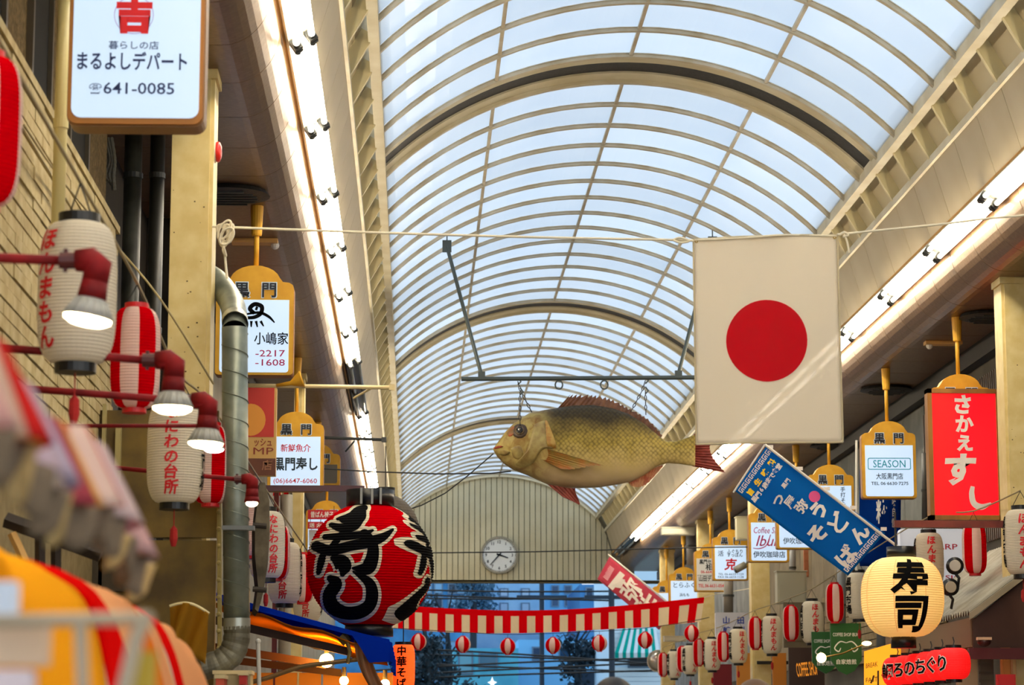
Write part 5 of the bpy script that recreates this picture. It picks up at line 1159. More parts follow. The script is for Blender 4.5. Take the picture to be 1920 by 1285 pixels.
mb = MB(); mb.tube([at(1434, 834, YN-.02), at(1686, 1028, YN-.02)], .012, 8); mb.build('pole', M('banner_pole', '#d9d6cc', .4), bn)
mb = MB(); mb.tube([at(1434, 834, YN-.02), at(1375, 924, YN-.02)], .008, 8); mb.build('cross_bar', M('banner_pole', '#d9d6cc', .4), bn)
for v in (.02, .27, .5, .72, .97): mb = MB(); p = bq(1., v); mb.cbox(p+Vector((.015, -.012, .012)), (.05, .012, .03)); mb.build('loop', M('banner_loop', '#e6e2d8', .7), bn)
# dark blue vertical banner
YV = 24.2; vq = quadfn([(1612, 880), (1690, 880), (1690, 1062), (1612, 1062)], YV, .03)
vb = thing('nobori_banner', 'dark blue vertical banner behind the tip of the slanting banner', 'banner', at(1650, 1062, YV))
mb = MB(); mb.shell(vq, 10, 20, (0, .003, 0)); mb.build('cloth', cloth('banner_deep_blue', '#0d3c94', .4), vb, smooth=True)
m2 = MB(); text(m2, '粋', .5, -.45, .26, lambda a, b: (a, b, 0), .02); text(m2, '味自慢', .80, -.45, .1, lambda a, b: (a, b, 0), .02, vert=True)
mb = MB(); mb.add([vq(p[0], -p[1])-Vector((0, .035, 0)) for p in m2.v], m2.f); mb.build('lettering', M('banner_white', '#dfe0dc', .8), vb, recalc=False)
mb = MB(); mb.tube([at(1606, 826, YV), at(1606, 1070, YV)], .013, 8); mb.build('pole', M('banner_pole', '#d9d6cc', .4), vb)
# pink banner far away
YP = 42.5; pq = quadfn([(1120, 1086), (1143, 1044), (1262, 1140), (1236, 1182)], YP, .03)
pb = thing('nobori_banner', 'faded pink banner with white lettering behind the bunting', 'banner', at(1190, 1160, YP))
mb = MB(); mb.shell(pq, 8, 20, (0, .003, 0)); mb.build('cloth', cloth('banner_pink_cloth', '#dd5c70', .4), pb, smooth=True)
def pflat(u, v): return pq(u, -v)-Vector((0, .035, 0))
mb = MB(); text(mb, '弥', .52, -.46, .30, lambda a, b: pflat(a, b), .03, xs=2.6); text(mb, '生', .5, -.75, .30, lambda a, b: pflat(a, b), .04, xs=2.6); mb.build('lettering', M('banner_cream', '#f0e4d8', .8), pb, recalc=False)
mb = MB(); mb.add([pflat(.06, -.17), pflat(.30, -.32), pflat(.66, -.31), pflat(.62, -.27), pflat(.06, -.21)], [(0, 1, 2, 3, 4)]); mb.add([pflat(p, -q) for p, q in ((.03, .16), (.80, .20), (.80, .28), (.03, .24))], [(0, 1, 2, 3)]); mb.build('white_label', M('banner_cream', '#f0e4d8', .8), pb, recalc=False)
mb = MB()
for k in range(9): mb.add([pflat(p, -q) for p, q in ((.20+.06*k, .05+.006*(k % 3)), (.24+.06*k, .05), (.25+.06*k, .13), (.19+.06*k, .12))], [(0, 1, 2, 3)])
mb.build('crest', M('banner_pale_pink', '#ecA0a8', .8), pb, recalc=False)
mb = MB(); mb.tube([at(1140, 1040, YP), at(1300, 1168, YP)], .014, 8); mb.build('pole', M('banner_pole', '#d9d6cc', .4), pb)
# white shop board with brand fragments
YS = 22.3; t = thing('shop_board', 'white board with red and blue lettering behind the right lanterns', 'sign', at(1765, 1112, YS)); a, b = at(1690, 1112, YS), at(1808, 992, YS)
mb = MB(); mb.yprism(rrect(a.x, b.x, a.z, b.z, .03), YS, YS+.12); mb.build('panel', M('board_white', '#cfd6e0', .4, emit=.12, ehx='#cfd6e0'), t)
f = flat(YS-.004)
mb = MB(); text(mb, 'SHARP', at(1763, 1040, YS).x, at(960, 1023, YS).z, .07, f, .008, width=66/4700*YS); text(mb, 'SIC', at(1786, 1040, YS).x, at(960, 1081, YS).z, .055, f, .01, width=30/4700*YS); mb.build('lettering', M('board_red', '#c01030', .6), t, recalc=False)
mb = MB(); text(mb, 'C', at(1781, 1040, YS).x, at(960, 1051, YS).z, .07, f, .01); mb.build('lettering', M('board_blue', '#1a4aa8', .6), t, recalc=False)
# corrugated canopy
cp = thing('corrugated_canopy', 'grey corrugated canopy over the shop at the right edge', 'canopy', (4.45, 19.8, CZ+.7))
cm = M('corrugated_grey', '#9b9684', .45, .2, hx2='#857f6c', scale=6)
e0, e1 = at(1817, 1150, 18.2), Vector((XR-.02, 18.2, at(1900, 1080, 18.2).z+.42))
def cor(u, v): p = e0+(e1-e0)*v; return Vector((p.x, 18.2+3.4*u, p.z+.02*math.sin(u*3.4/.085*2*PI)))
for k in range(4):
    mb = MB(); mb.shell(lambda u, v: cor((k+u)/4, v), 80, 2, (0, 0, .006)); mb.build('sheet', cm, cp)
mb = MB(); mb.add([e0+Vector((0, -.02, -.05)), e0+Vector((0, -.02, 0)), e1+Vector((0, -.02, 0)), e1+Vector((0, -.02, -.06)), e0+Vector((0, .0, -.05)), e0, e1, e1+Vector((0, 0, -.06))], [(0, 1, 2, 3), (7, 6, 5, 4), (0, 3, 7, 4), (1, 5, 6, 2), (0, 4, 5, 1), (3, 2, 6, 7)]); mb.build('verge_board', M('verge', '#a09478', .5), cp)
brn = M('dark_brown_panel', '#4a2a18', .6, hx2='#3a2012', scale=2)
mb = MB(); mb.yprism([(e0.x+.03, e0.z-.26), (e1.x, e0.z-.26), (e1.x, e1.z-.05), (e0.x+.03, e0.z-.05)], 18.22, 18.26); mb.build('end_panel', brn, cp)
mb = MB(); mb.box(e0.x+.02, e0.x+.05, 18.26, 21.6, e0.z-.24, e0.z-.03); mb.build('front_fascia', M('tan_fascia', '#7d6444', .6), cp)
mb = MB(); mb.box(e0.x-.05, XR, 18.0, 18.06, e0.z-.34, e0.z-.26); mb.build('eave_bar', M('dark_red_bar', '#5a1616', .5), cp)
t = thing('flood_lamp', 'small cream flood lamp on the dark red eave bar at right', 'lamp', at(1845, 1203, 17.9)); mb = MB(); mb.ball(at(1845, 1204, 17.9), .05, 14, 8, sc=(1, 1, .7)); mb.build('dome', M('flood_dome', '#3b1512', .4), t, smooth=True); mb = MB(); mb.cbox(at(1845, 1198, 17.88), (.1, .06, .02)); mb.build('plate', M('flood_plate', '#d6b48c', .5), t)
# spotlights
for px, py, rz, lb in ((1790, 1062, -.15, 'upper black spotlight with round lens beside the cream lantern'), (1779, 1102, .1, 'lower black spotlight with round lens beside the cream lantern')):
    Y = 18.9; p = at(px, py, Y); t = thing('spotlight', lb, 'spotlight', p, rz)
    mb = MB(); mb.tube([(0, -.05, 0), (0, .0, 0), (0, .07, .0)], [.066, .066, .03], 18); mb.build('housing', black, t, False, True)
    mb = MB(); mb.tube([(0, -.052, 0), (0, -.055, 0)], [.044, .04], 18); mb.build('lens', M('spot_lens', '#a8a294', .1), t, False)
    mb = MB(); mb.tube([(0, 0, -.05), (.03, 0, -.09), (.02, .02, -.16)], .012, 6); mb.build('bracket', black, t, False)
# green shield boards of the coffee shop
for i, (px, py0, py1, w, Y, lb) in enumerate(((1587, 1170, 1266, 58, 25.8, 'green shield board with white coffee lettering, front one'), (1548, 1186, 1264, 50, 27.0, 'green shield board with white coffee lettering, rear one'))):
    p = at(px, py1, Y); q = Y/4700; t = thing('shield_board', lb, 'sign', p); h = (py1-py0)*q; ww = w*q/2
    poly = [(0, 0), (ww*.5, .04), (ww, h*.28), (ww, h), (-ww, h), (-ww, h*.28), (-ww*.5, .04)]
    mb = MB(); mb.yprism(poly, -.02, .02); mb.build('panel', M('green_board', '#1f5a24', .5), t, False)
    mb = MB(); text(mb, 'COFFEE SHOP IBUKI', 0, h*.78, .05, flat(-.024), .01, width=ww*1.7); text(mb, '自家焙煎', 0, h*.25, .055, flat(-.024), .015, width=ww*1.3)
    for s in (-1, 1): ribbon(mb, [(s*.0, h*.62, .004), (s*ww*.4, h*.64, .006), (s*ww*.75, h*.52, .006), (s*ww*.5, h*.45, .006), (s*ww*.35, h*.52, .004)], flat(-.023))
    mb.build('lettering', white_ink, t, False, recalc=False)
    mb = MB(); mb.tube([(-ww*.7, 0, h), (-ww*.7, 0, h+.06)], .006, 6); mb.tube([(ww*.7, 0, h), (ww*.7, 0, h+.06)], .006, 6); mb.build('hanger', wire_m, t, False)
for px, py, Y, r, lb in ((1540, 1234, 25.4, .05, 'round glowing wall lamp on the green boards, left'), (1625, 1207, 25.4, .05, 'disc lamp glowing right of the green boards')):
    p = at(px, py, Y); t = thing('board_lamp', lb, 'lamp', p); mb = MB(); mb.ball((0, 0, 0), r, 16, 8, sc=(1, 1, 1 if px < 1600 else .45)); mb.build('globe', M('board_glow', '#fff0c0', .4, emit=6., ehx='#ffd880'), t, False, True); mb = MB(); q = at(1580, 1226, 25.4)-p; mb.tube([(0, 0, 0), q], .008, 6); mb.build('arm', M('brass', '#a08040', .35, .9), t, False)
# lit yellow sign
YY = 20.8; t = thing('lit_menu_sign', 'glowing amber sign with dark lettering below the cream lantern', 'sign', at(1652, 1300, YY)); c4 = [at(1620, 1222, YY+.5), at(1686, 1203, YY-.1), at(1686, 1310, YY-.1), at(1620, 1310, YY+.5)]
mb = MB(); mb.add(c4+[p+Vector((.03, .08, 0)) for p in c4], [(0, 1, 2, 3), (7, 6, 5, 4), (0, 4, 5, 1), (1, 5, 6, 2), (2, 6, 7, 3), (3, 7, 4, 0)]); mb.build('panel', M('amber_lit', '#e09a20', .5, emit=.42, ehx='#ff9a18'), t)
def yf(u, v): return (c4[0]*(1-u)+c4[1]*u)*(1-v)+(c4[3]*(1-u)+c4[2]*u)*v-Vector((0, .006, 0))
mb = MB(); text(mb, '小川', .62, -.62, .34, lambda u, v: yf(u, -v), .0, xs=1.4); text(mb, 'BREAK', .22, -.32, .14, lambda u, v: yf(u, -v), 0, width=.34); text(mb, 'FAST', .22, -.62, .14, lambda u, v: yf(u, -v), 0, width=.34); mb.build('lettering', M('amber_ink', '#4a2a10', .7), t, recalc=False)
# coffee shop letter board
YK = 28.4; t = thing('letter_board', 'brown board with amber coffee shop letters below the right lanterns', 'sign', at(1507, 1290, YK)); a, b = at(1480, 1295, YK), at(1545, 1215, YK)
mb = MB(); mb.box(a.x, b.x, YK, YK+.05, a.z, b.z); mb.build('panel', M('umber_board', '#3a241a', .6), t)
mb = MB(); text(mb, 'COFFEE SHOP', at(1509, 1040, YK).x, at(960, 1254, YK).z, .22, flat(YK-.006), .01, width=40/4700*YK, rot=.12); mb.build('lettering', M('amber_letter', '#e08a28', .5, emit=.3), t, recalc=False)
# white name board
YM = 35.8; a, b = at(1342, 1196, YM), at(1403, 1149, YM); t = thing('name_board', 'white name board with blue characters behind the right lanterns', 'sign', ((a.x+b.x)/2, YM, a.z))
mb = MB(); mb.yprism(rrect(a.x, b.x, a.z, b.z, .02), YM, YM+.1); mb.build('panel', M('name_white', '#c6c8d2', .4), t)
mb = MB(); f = flat(YM-.005)
for ch, px, py in (('山', 1360, 1163), ('崎', 1361, 1182), ('田', 1387, 1163), ('渕', 1387, 1182)): text(mb, ch, at(px, 1040, YM).x, at(960, py, YM).z, .11, f, .03)
mb.build('lettering', M('name_blue', '#1e3a9c', .6), t, recalc=False)
# boxes, pipes, panels on the right wall
for (x0, x1, y0, y1, Y, hx, nm, lb) in ((1458, 1512, 1072, 1132, 30.2, '#a8a48e', 'meter_box', 'beige meter box on the wall below the coffee signs'), (1382, 1402, 970, 1012, 34.6, '#c3bb98', 'junction_box', 'cream junction box between the fugu sign and coffee sign'),
                                (1241, 1303, 990, 1003, 40.2, '#d6d2bc', 'light_box', 'pale horizontal light box hanging from the far right soffit'), (1246, 1288, 1194, 1203, 43.0, '#c4bda4', 'ledge_unit', 'pale ledge unit on the far right pillar')):
    a, b = at(x0, y1, Y), at(x1, y0, Y); t = thing(nm, lb, 'box', ((a.x+b.x)/2, Y, a.z)); m_ = M('box_'+hx[1:], hx, .5)
    mb = MB(); mb.box(a.x, b.x, Y, Y+.2, a.z, b.z); mb.build('body', m_, t); mb = MB(); mb.box(a.x+.02, b.x-.02, Y-.008, Y, a.z+.015, b.z-.015); mb.build('cover', m_, t); mb = MB(); mb.box(a.x-.01, b.x+.01, Y-.012, Y+.21, b.z, b.z+.012); mb.build('lid', m_, t)
for (px, y0, y1, Y, r, hx, lb) in ((1366, 1085, 1150, 36.4, 9, '#7c756a', 'thick grey pipe behind the white name board'), (1578, 1070, 1200, 27.2, 8, '#6c7074', 'grey vertical pipe behind the striped lantern left of the cream lantern'), (1486, 1030, 1100, 31.8, 6, '#8f9294', 'thin silver pipe below the coffee house sign'), (1655, 1090, 1240, 24.0, 12, '#5f6468', 'dark grey pipe behind the cream lantern'), (1734, 850, 990, 23.4, 6, '#4a4a48', 'dark pipe left of the red framed sign'),
                                (1298, 990, 1060, 41.5, 11, '#77777a', 'grey ribbed duct near the far right signs')):
    t = thing('wall_pipe', lb, 'pipe', at(px, y1, Y)); mb = MB(); mb.tube([at(px, y1, Y), at(px, y0, Y)], r/4700*Y, 14); mb.build('pipe', M('pipe_'+hx[1:], hx, .45), t, smooth=True); mb = MB(); mb.tube([at(px, (y0+y1)/2+2, Y), at(px, (y0+y1)/2-2, Y)], r*1.2/4700*Y, 14); mb.build('collar', dark_grey, t)
for (x0, x1, y0, y1, Y, hx, lb) in ((1508, 1530, 1025, 1082, 31.6, '#b5714e', 'rust pink shutter strip beside the silver pipe'), (1382, 1412, 1225, 1310, 35.2, '#c9822e', 'blank orange shop board left of the pillar'), (1450, 1474, 1225, 1310, 32.4, '#d08024', 'blank orange shop board right of the pillar'), (1338, 1372, 1246, 1310, 37.2, '#7a1420', 'dark red shop board below the lanterns'), (1796, 1832, 1214, 1310, 18.6, '#b5aa86', 'beige shop door below the red lanterns'),
                                (1836, 1862, 1214, 1310, 18.8, '#767468', 'grey louvred door right of the red lanterns'), (1871, 1904, 1265, 1310, 17.6, '#c01c1c', 'red box top at the lower right'), (1470, 1545, 1130, 1215, 29.6, '#6b5f48', 'olive shop board behind the lanterns'), (1880, 1894, 1215, 1310, 18.2, '#b5702c', 'orange timber post at the lower right'),
                                (1420, 1480, 1240, 1246, 32.72, '#1c1a18', 'black iron lantern bracket before the pillar')):
    a, b = at(x0, y1, Y), at(x1, y0, Y); t = thing('storage_box' if 'box' in lb else 'shop_door' if 'door' in lb else 'shop_shutter' if 'shutter' in lb else 'iron_bracket' if 'bracket' in lb else 'timber_post' if 'post' in lb else 'shop_sign', lb, 'box' if 'box' in lb else 'door' if 'door' in lb else 'shutter' if 'shutter' in lb else 'bracket' if 'bracket' in lb else 'post' if 'post' in lb else 'sign', ((a.x+b.x)/2, Y, a.z)); m_ = M('panel_'+hx[1:], hx, .6, hx2=None)
    mb = MB(); mb.box(a.x, b.x, Y, Y+.05, a.z, b.z); mb.build('board', m_, t)
    n = 6 if 'louvred' in lb else (4 if 'shutter' in lb else 1)
    for k in range(n):
        mb = MB(); z0_, z1_ = a.z+(b.z-a.z)*(k+.15)/n, a.z+(b.z-a.z)*(k+.85)/n; mb.box(a.x+.008, b.x-.008, Y-.012, Y, z0_, z1_); mb.build('slat', m_, t)
# round mirror
t = thing('round_mirror', 'round grey convex mirror before the farthest right pillar', 'mirror', at(1234, 1240, 46.0)); p = at(1234, 1240, 46.0); mb = MB(); mb.tube([p+Vector((0, .02, 0)), p+Vector((.1, .02, 0)), (at(1246, 1240, 45.1).x+.05, 45.12, p.z)], .02, 8); mb.build('bracket', dark_grey, t)
mb = MB(); mb.tube([p+Vector((0, .0, 0)), p+Vector((0, .03, 0))], 21/4700*46, 24); mb.build('back', M('mirror_back', '#a89c8c', .5), t); mb = MB(); mb.tube([p+Vector((0, -.03, 0)), p+Vector((0, -.02, 0)), p], [.03, .12, 19/4700*46], 24); mb.build('glass', M('mirror_glass', '#b9b4aa', .15, .7), t, smooth=True)
# camera on the fugu sign
t = thing('security_camera', 'small grey security camera in front of the fugu sign', 'camera', at(1390, 1066, 35.22)); mb = MB(); mb.tube([at(1378, 1070, 35.22), at(1398, 1059, 35.22)], .05, 12); mb.build('housing', M('cctv_grey', '#8d8a7c', .4), t, smooth=True); mb = MB(); mb.tube([at(1377, 1070.5, 35.2), at(1379, 1069.5, 35.2)], .042, 12); mb.build('lens', black, t); mb = MB(); mb.tube([at(1398, 1059, 35.22), at(1404, 1050, 35.22), at(1404, 1040, 35.22)], .015, 8); mb.build('bracket', M('cctv_grey', '#8d8a7c', .4), t)
# wall clock on the gable
pk = at(936, 1041, YG-.06); kr = 35/4700*YG; ck = thing('wall_clock', 'round white clock on the boarded gable', 'clock', (pk.x, YG-.08, pk.z-kr))
def disc(r, y, n=40): return [(r*math.cos(2*PI*i/n), y, kr+r*math.sin(2*PI*i/n)) for i in range(n)]
mb = MB(); n = 48; mb.add(disc(kr, .06, n)+disc(kr, -.02, n)+disc(kr*.9, -.02, n)+disc(kr*.9, .03, n), [(i, (i+1) % n, n+(i+1) % n, n+i) for i in range(n)]+[(n+i, n+(i+1) % n, 2*n+(i+1) % n, 2*n+i) for i in range(n)]+[(2*n+i, 2*n+(i+1) % n, 3*n+(i+1) % n, 3*n+i) for i in range(n)]); mb.build('rim', M('clock_rim', '#8f8a7a', .4, .3), ck, False)
mb = MB(); mb.add(disc(kr*.92, .02, n), [tuple(range(n))]); mb.build('dial', M('clock_dial', '#dfe3e2', .4), ck, False)
mb = MB()
for h in range(1, 13): a = PI/2-2*PI*h/12; text(mb, str(h), kr*.70*math.cos(a), kr+kr*.70*math.sin(a), kr*.22, flat(.014), .02)
for m_ in range(60):
    a = 2*PI*m_/60; c_, s_ = math.cos(a), math.sin(a); w = .006 if m_ % 5 else .012; r0, r1 = kr*.84, kr*.89
    mb.add([(r0*c_-w*s_, .015, kr+r0*s_+w*c_), (r1*c_-w*s_, .015, kr+r1*s_+w*c_), (r1*c_+w*s_, .015, kr+r1*s_-w*c_), (r0*c_+w*s_, .015, kr+r0*s_-w*c_)], [(0, 1, 2, 3)])
mb.build('numerals', M('clock_ink', '#25303a', .6), ck, False, recalc=False)
for deg, L, w, nm in ((108.5, .5, .02, 'hour_hand'), (222, .72, .014, 'minute_hand'), (105, .2, .012, 'tail_hand')):
    a = PI/2-math.radians(deg); d_ = Vector((math.cos(a), 0, math.sin(a))); s_ = Vector((-d_.z, 0, d_.x)); o_ = Vector((0, .0, kr)); mb = MB()
    vs = [o_-d_*kr*.15-s_*w, o_+d_*kr*L-s_*w*.6, o_+d_*kr*L+s_*w*.6, o_-d_*kr*.15+s_*w]; mb.add(vs+[v+Vector((0, .006, 0)) for v in vs], [(0, 1, 2, 3), (7, 6, 5, 4), (0, 4, 5, 1), (1, 5, 6, 2), (2, 6, 7, 3), (3, 7, 4, 0)]); mb.build(nm, M('clock_hand', '#1e2a36', .5), ck, False)
mb = MB(); mb.tube(crom([tuple(at(x, y, 34.)) for x, y in ((600, 1040), (810, 1037), (1000, 1035), (1200, 1030), (1330, 1027), (1420, 1026))], 4), .008, 6); tag(mb.build('cross_wire', wire_m), 'thin black wire crossing in front of the clock', 'wire')

# ================================================================ STREET BEYOND THE ARCADE (blue daylight cast painted into the wall colours)
def facade(name, label, x0, x1, ztop, Y, hx, wins, depth=6., cat='building', hx2=None):
    """building with real windows; wins = list of (px0, px1, py0, py1, colour)"""
    a, b = at(x0, 1300, Y).x, at(x1, 1300, Y).x; t = thing(name, label, cat, ((a+b)/2, Y, 0)); zt = at(960, ztop, Y).z if ztop is not None else CZ+9
    mb = MB(); mb.box(a, b, Y, Y+depth, 0, zt); mb.build('wall', M('wall_'+hx[1:], hx, .8, hx2=hx2, scale=1.5), t)
    for (u0, u1, v0, v1, wc) in wins:
        p, q = at(u0, v1, Y), at(u1, v0, Y); mb = MB(); fr = .04; mb.box(p.x-fr, q.x+fr, Y-.05, Y, p.z-fr, q.z+fr); w = mb.build('window', M('win_frame', '#5c7c98', .5), t)
        mb = MB(); mb.box(p.x, q.x, Y-.06, Y-.05, p.z, q.z); mb.build('pane', M('win_'+wc[1:], wc, .2), w)
    return t
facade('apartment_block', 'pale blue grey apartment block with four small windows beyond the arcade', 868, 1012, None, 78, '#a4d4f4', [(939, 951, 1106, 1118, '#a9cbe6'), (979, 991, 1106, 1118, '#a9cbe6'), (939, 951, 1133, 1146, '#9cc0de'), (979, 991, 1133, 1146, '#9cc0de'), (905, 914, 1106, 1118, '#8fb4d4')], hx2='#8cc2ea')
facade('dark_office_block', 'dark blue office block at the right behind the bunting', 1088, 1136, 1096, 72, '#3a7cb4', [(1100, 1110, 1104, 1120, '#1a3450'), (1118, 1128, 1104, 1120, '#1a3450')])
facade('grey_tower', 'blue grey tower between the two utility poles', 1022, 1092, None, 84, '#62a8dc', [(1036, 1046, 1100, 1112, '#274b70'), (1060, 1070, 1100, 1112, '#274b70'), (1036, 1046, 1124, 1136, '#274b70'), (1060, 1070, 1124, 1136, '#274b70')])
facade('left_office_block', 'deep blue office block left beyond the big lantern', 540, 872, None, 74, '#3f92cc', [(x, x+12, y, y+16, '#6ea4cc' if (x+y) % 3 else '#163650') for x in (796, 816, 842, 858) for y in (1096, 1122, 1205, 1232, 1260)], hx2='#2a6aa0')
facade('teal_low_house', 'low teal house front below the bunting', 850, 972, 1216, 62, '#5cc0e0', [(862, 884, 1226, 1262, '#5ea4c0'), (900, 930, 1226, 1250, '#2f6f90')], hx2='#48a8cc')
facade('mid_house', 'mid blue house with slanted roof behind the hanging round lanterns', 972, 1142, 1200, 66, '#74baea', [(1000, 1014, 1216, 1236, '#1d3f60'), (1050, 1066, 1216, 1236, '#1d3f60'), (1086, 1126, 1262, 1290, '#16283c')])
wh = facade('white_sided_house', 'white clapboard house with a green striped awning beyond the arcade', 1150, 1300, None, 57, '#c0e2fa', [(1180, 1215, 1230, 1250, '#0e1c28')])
Yh = 57.
for k in range(13):
    mb = MB(); a = at(1150, 1180+9*k+8, Yh); b = at(1262, 1180+9*k, Yh); mb.box(a.x, b.x, Yh-.03, Yh, a.z, b.z); mb.build('clapboard', M('clapboard_white', '#cce8fa', .6), wh) if k not in (5, 6, 7) else None
ga = thing('striped_awning', 'green and white striped window awning beyond the arcade', 'awning', at(1195, 1232, Yh-.6)); n = 12
for k in range(n):
    u0, u1 = k/n, (k+1)/n; T0 = lambda u: at(1168+62*u, 1180, Yh-.04); B0 = lambda u: at(1153+84*u, 1226, Yh-.75); mb = MB()
    mb.shell(lambda u, v: T0(u0+(u1-u0)*u)*(1-v)+B0(u0+(u1-u0)*u)*v, 1, 3, (0, 0, .02)); mb.shell(lambda u, v: B0(u0+(u1-u0)*u)+Vector((0, 0, -.1*v)), 1, 1, (0, -.02, 0)); mb.build('stripe', cloth('awning_teal', '#17a39a', .3) if k % 2 == 0 else cloth('awning_white', '#d6e6ee', .3), ga)
# utility poles, wires, tree
for px, w, Y, lb in ((1016, 9, 60, 'dark utility pole at mid opening beyond the arcade'), (1147, 11, 55.5, 'dark utility pole beside the white clapboard house')):
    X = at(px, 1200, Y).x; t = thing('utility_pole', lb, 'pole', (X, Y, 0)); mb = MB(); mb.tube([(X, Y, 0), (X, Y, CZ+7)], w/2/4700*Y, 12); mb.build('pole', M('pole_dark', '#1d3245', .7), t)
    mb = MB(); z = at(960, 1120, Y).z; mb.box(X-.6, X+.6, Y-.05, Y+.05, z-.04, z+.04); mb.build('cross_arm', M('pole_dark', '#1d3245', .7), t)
wr_ = random.Random(5)
wires = [(1104, 1110, 1108, 58), (1112, 1122, 1130, 58), (1120, 1124, 1118, 59), (1214, 1226, 1250, 56), (1226, 1232, 1246, 56.5), (1258, 1244, 1232, 55), (1268, 1256, 1240, 55.5), (1276, 1266, 1256, 55.2), (1240, 1252, 1262, 57)]
for i, (a, b, c_, Y) in enumerate(wires):
    tag(MB().tube(crom([tuple(at(700, a, Y)), tuple(at(950, b, Y)), tuple(at(1300, c_, Y))], 8), .022, 5).build('power_line', wire_m), 'black power line beyond the arcade, %s from the top' % ['first', 'second', 'third', 'fourth', 'fifth', 'sixth', 'seventh', 'eighth', 'ninth'][i], 'wire', 'power lines beyond the arcade')
def tree(px, py, Y, r, h, label, seed, hx='#1c3a4a'):
    p = at(px, py, Y); t = thing('street_tree', label, 'tree', (p.x, Y, 0)); rr = random.Random(seed); mb = MB()
    mb.tube([(p.x, Y, 0), (p.x+.05, Y, p.z-.3), (p.x, Y, p.z+.6)], [.12, .09, .03], 8)
    for k in range(8): a = rr.random()*6.3; mb.tube([(p.x, Y, p.z-.4+.15*k), (p.x+.8*r*math.cos(a), Y+.8*r*math.sin(a), p.z+.2*k)], [.035, .01], 5)
    mb.build('trunk', M('trunk_dark', '#22303a', .9), t); mb = MB()
    cl_ = [Vector((rr.uniform(-1, 1)*r*.8, rr.uniform(-1, 1)*r*.6, rr.uniform(-1, 1)*h)) for k in range(9)]
    for k in range(1300):
        v = Vector((rr.gauss(0, 1), rr.gauss(0, 1), rr.gauss(0, 1)))*r*.22; c0 = Vector((p.x, Y, p.z))+rr.choice(cl_)+v; d1 = Vector((rr.uniform(-1, 1), rr.uniform(-1, 1), rr.uniform(-1, 1)))*.08; d2 = Vector((rr.uniform(-1, 1), rr.uniform(-1, 1), rr.uniform(-1, 1)))*.08
        mb.add([c0, c0+d1, c0+d1+d2, c0+d2], [(0, 1, 2, 3)])
    o = mb.build('foliage', M('foliage_'+hx[1:], hx, .8), t, recalc=False); o['kind'] = 'stuff'
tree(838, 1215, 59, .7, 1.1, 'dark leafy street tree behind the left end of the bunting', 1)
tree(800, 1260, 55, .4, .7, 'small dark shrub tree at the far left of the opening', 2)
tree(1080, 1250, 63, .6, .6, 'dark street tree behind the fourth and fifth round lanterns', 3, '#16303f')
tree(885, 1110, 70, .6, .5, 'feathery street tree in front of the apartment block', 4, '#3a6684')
# illuminated spire sign far down the street
t = thing('star_sign', 'small white and blue illuminated spire sign far down the street', 'sign', at(923, 1292, 54.)); p = at(923, 1280, 54.)
mb = MB(); mb.prism([(0, .2), (.05, .05), (.17, .0), (.06, -.06), (.08, -.2), (0, -.1), (-.08, -.2), (-.06, -.06), (-.17, 0), (-.05, .05)], lambda u, v: p+Vector((u*.6, 0, v*.6)), lambda u, v: p+Vector((u*.6, .05, v*.6))); mb.build('star', M('star_lit', '#e8f4ff', .4, emit=.5, ehx='#d8ecff'), t)
mb = MB(); mb.tube([p+Vector((0, .03, -.2)), p+Vector((0, .03, -1.2))], .02, 8); mb.build('post', M('star_post', '#2048a0', .5), t)

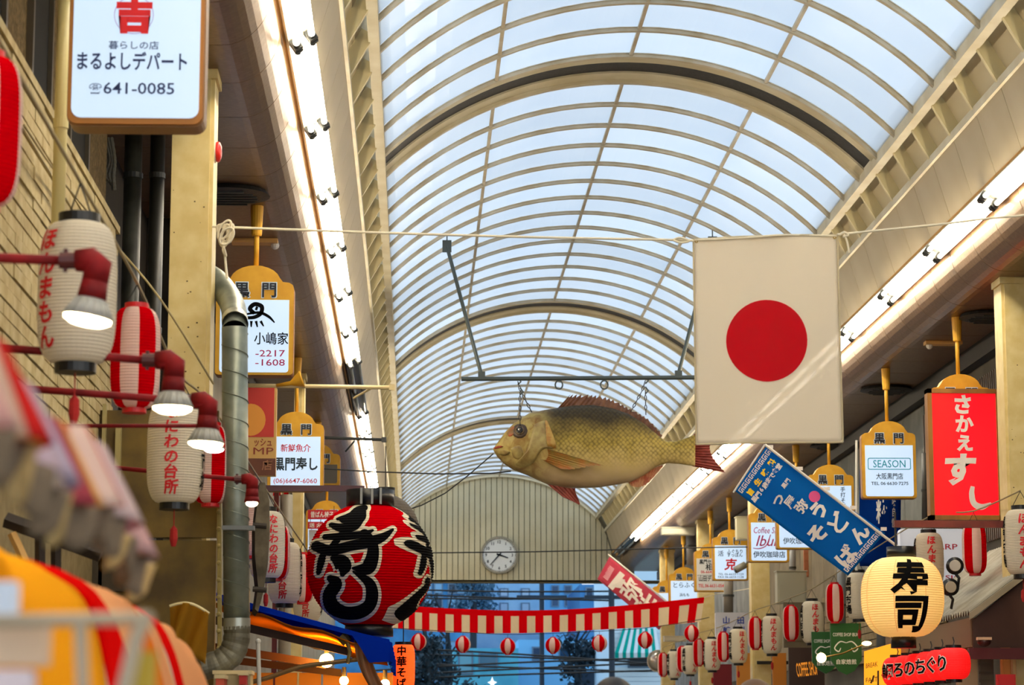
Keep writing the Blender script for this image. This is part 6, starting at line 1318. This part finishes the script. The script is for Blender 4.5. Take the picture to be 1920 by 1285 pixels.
# ================================================================ PEOPLE (only the tops of two heads reach the frame)
def person(px, top, Y, hair, coat, label):
    p = at(px, top, Y); H = p.z; t = thing('person', label, 'person', (p.x, Y, 0)); k = H/1.78
    J = [((0, 0, .95), .15), ((0, 0, 1.15), .14), ((0, 0, 1.38), .165), ((0, 0, 1.5), .06), ((0, .0, 1.57), .06), ((0, -.01, 1.66), .088), ((0, -.01, 1.71), .075)]
    E_ = [(0, 1), (1, 2), (2, 3), (3, 4), (4, 5), (5, 6)]
    for s in (-1, 1):
        i = len(J); J += [((s*.10, 0, .9), .095), ((s*.11, -.01, .5), .062), ((s*.11, .02, .09), .042), ((s*.12, -.13, .04), .035)]; E_ += [(0, i), (i, i+1), (i+1, i+2), (i+2, i+3)]
        i = len(J); J += [((s*.2, 0, 1.4), .06), ((s*.25, .02, 1.12), .045), ((s*.25, -.06, .88), .035), ((s*.245, -.08, .79), .032)]; E_ += [(2, i), (i, i+1), (i+1, i+2), (i+2, i+3)]
    me = bpy.data.meshes.new('body'); me.from_pydata([tuple(c*k for c in j[0]) for j in J], E_, []); ob = bpy.data.objects.new('body', me); COL.objects.link(ob); ob.parent = t
    md = ob.modifiers.new('skin', 'SKIN'); md.use_smooth_shade = True
    for v, j in zip(me.skin_vertices[0].data, J): v.radius = (j[1]*k*.95, j[1]*k*.95)
    me.skin_vertices[0].data[0].use_root = True; ob.modifiers.new('sub', 'SUBSURF').levels = 1; ob.modifiers['sub'].render_levels = 2; me.materials.append(M('coat_'+coat[1:], coat, .8))
    mb = MB(); c = Vector((0, .0, H-.118*k)); nu, nv = 24, 14; vs = []
    for i in range(nv+1):
        ph = PI*.62*i/nv
        for j in range(nu):
            a = 2*PI*j/nu; w = 1+.025*math.sin(7*a+3*ph); vs.append(c+Vector((.089*k*math.sin(ph)*math.cos(a)*w, .104*k*math.sin(ph)*math.sin(a)*w+.01, .118*k*math.cos(ph))))
    mb.add(vs, [(i*nu+j, i*nu+(j+1) % nu, (i+1)*nu+(j+1) % nu, (i+1)*nu+j) for i in range(nv) for j in range(nu)]); mb.build('hair', M('hair_'+hair[1:], hair, .6), t, False, True)
    mb = MB(); mb.ball((0, -.02, H-.15*k), .078*k, 16, 10, sc=(1, 1, 1.25)); mb.build('face', M('skin_tone', '#c9a184', .6), t, False, True)
person(1150, 1269, 9.0, '#17181f', '#2a2c34', 'person with dark hair, only the crown in view at bottom centre')
person(1416, 1273, 9.6, '#5a3c1e', '#6a5640', 'person with brown hair, only the crown in view below the right lanterns')
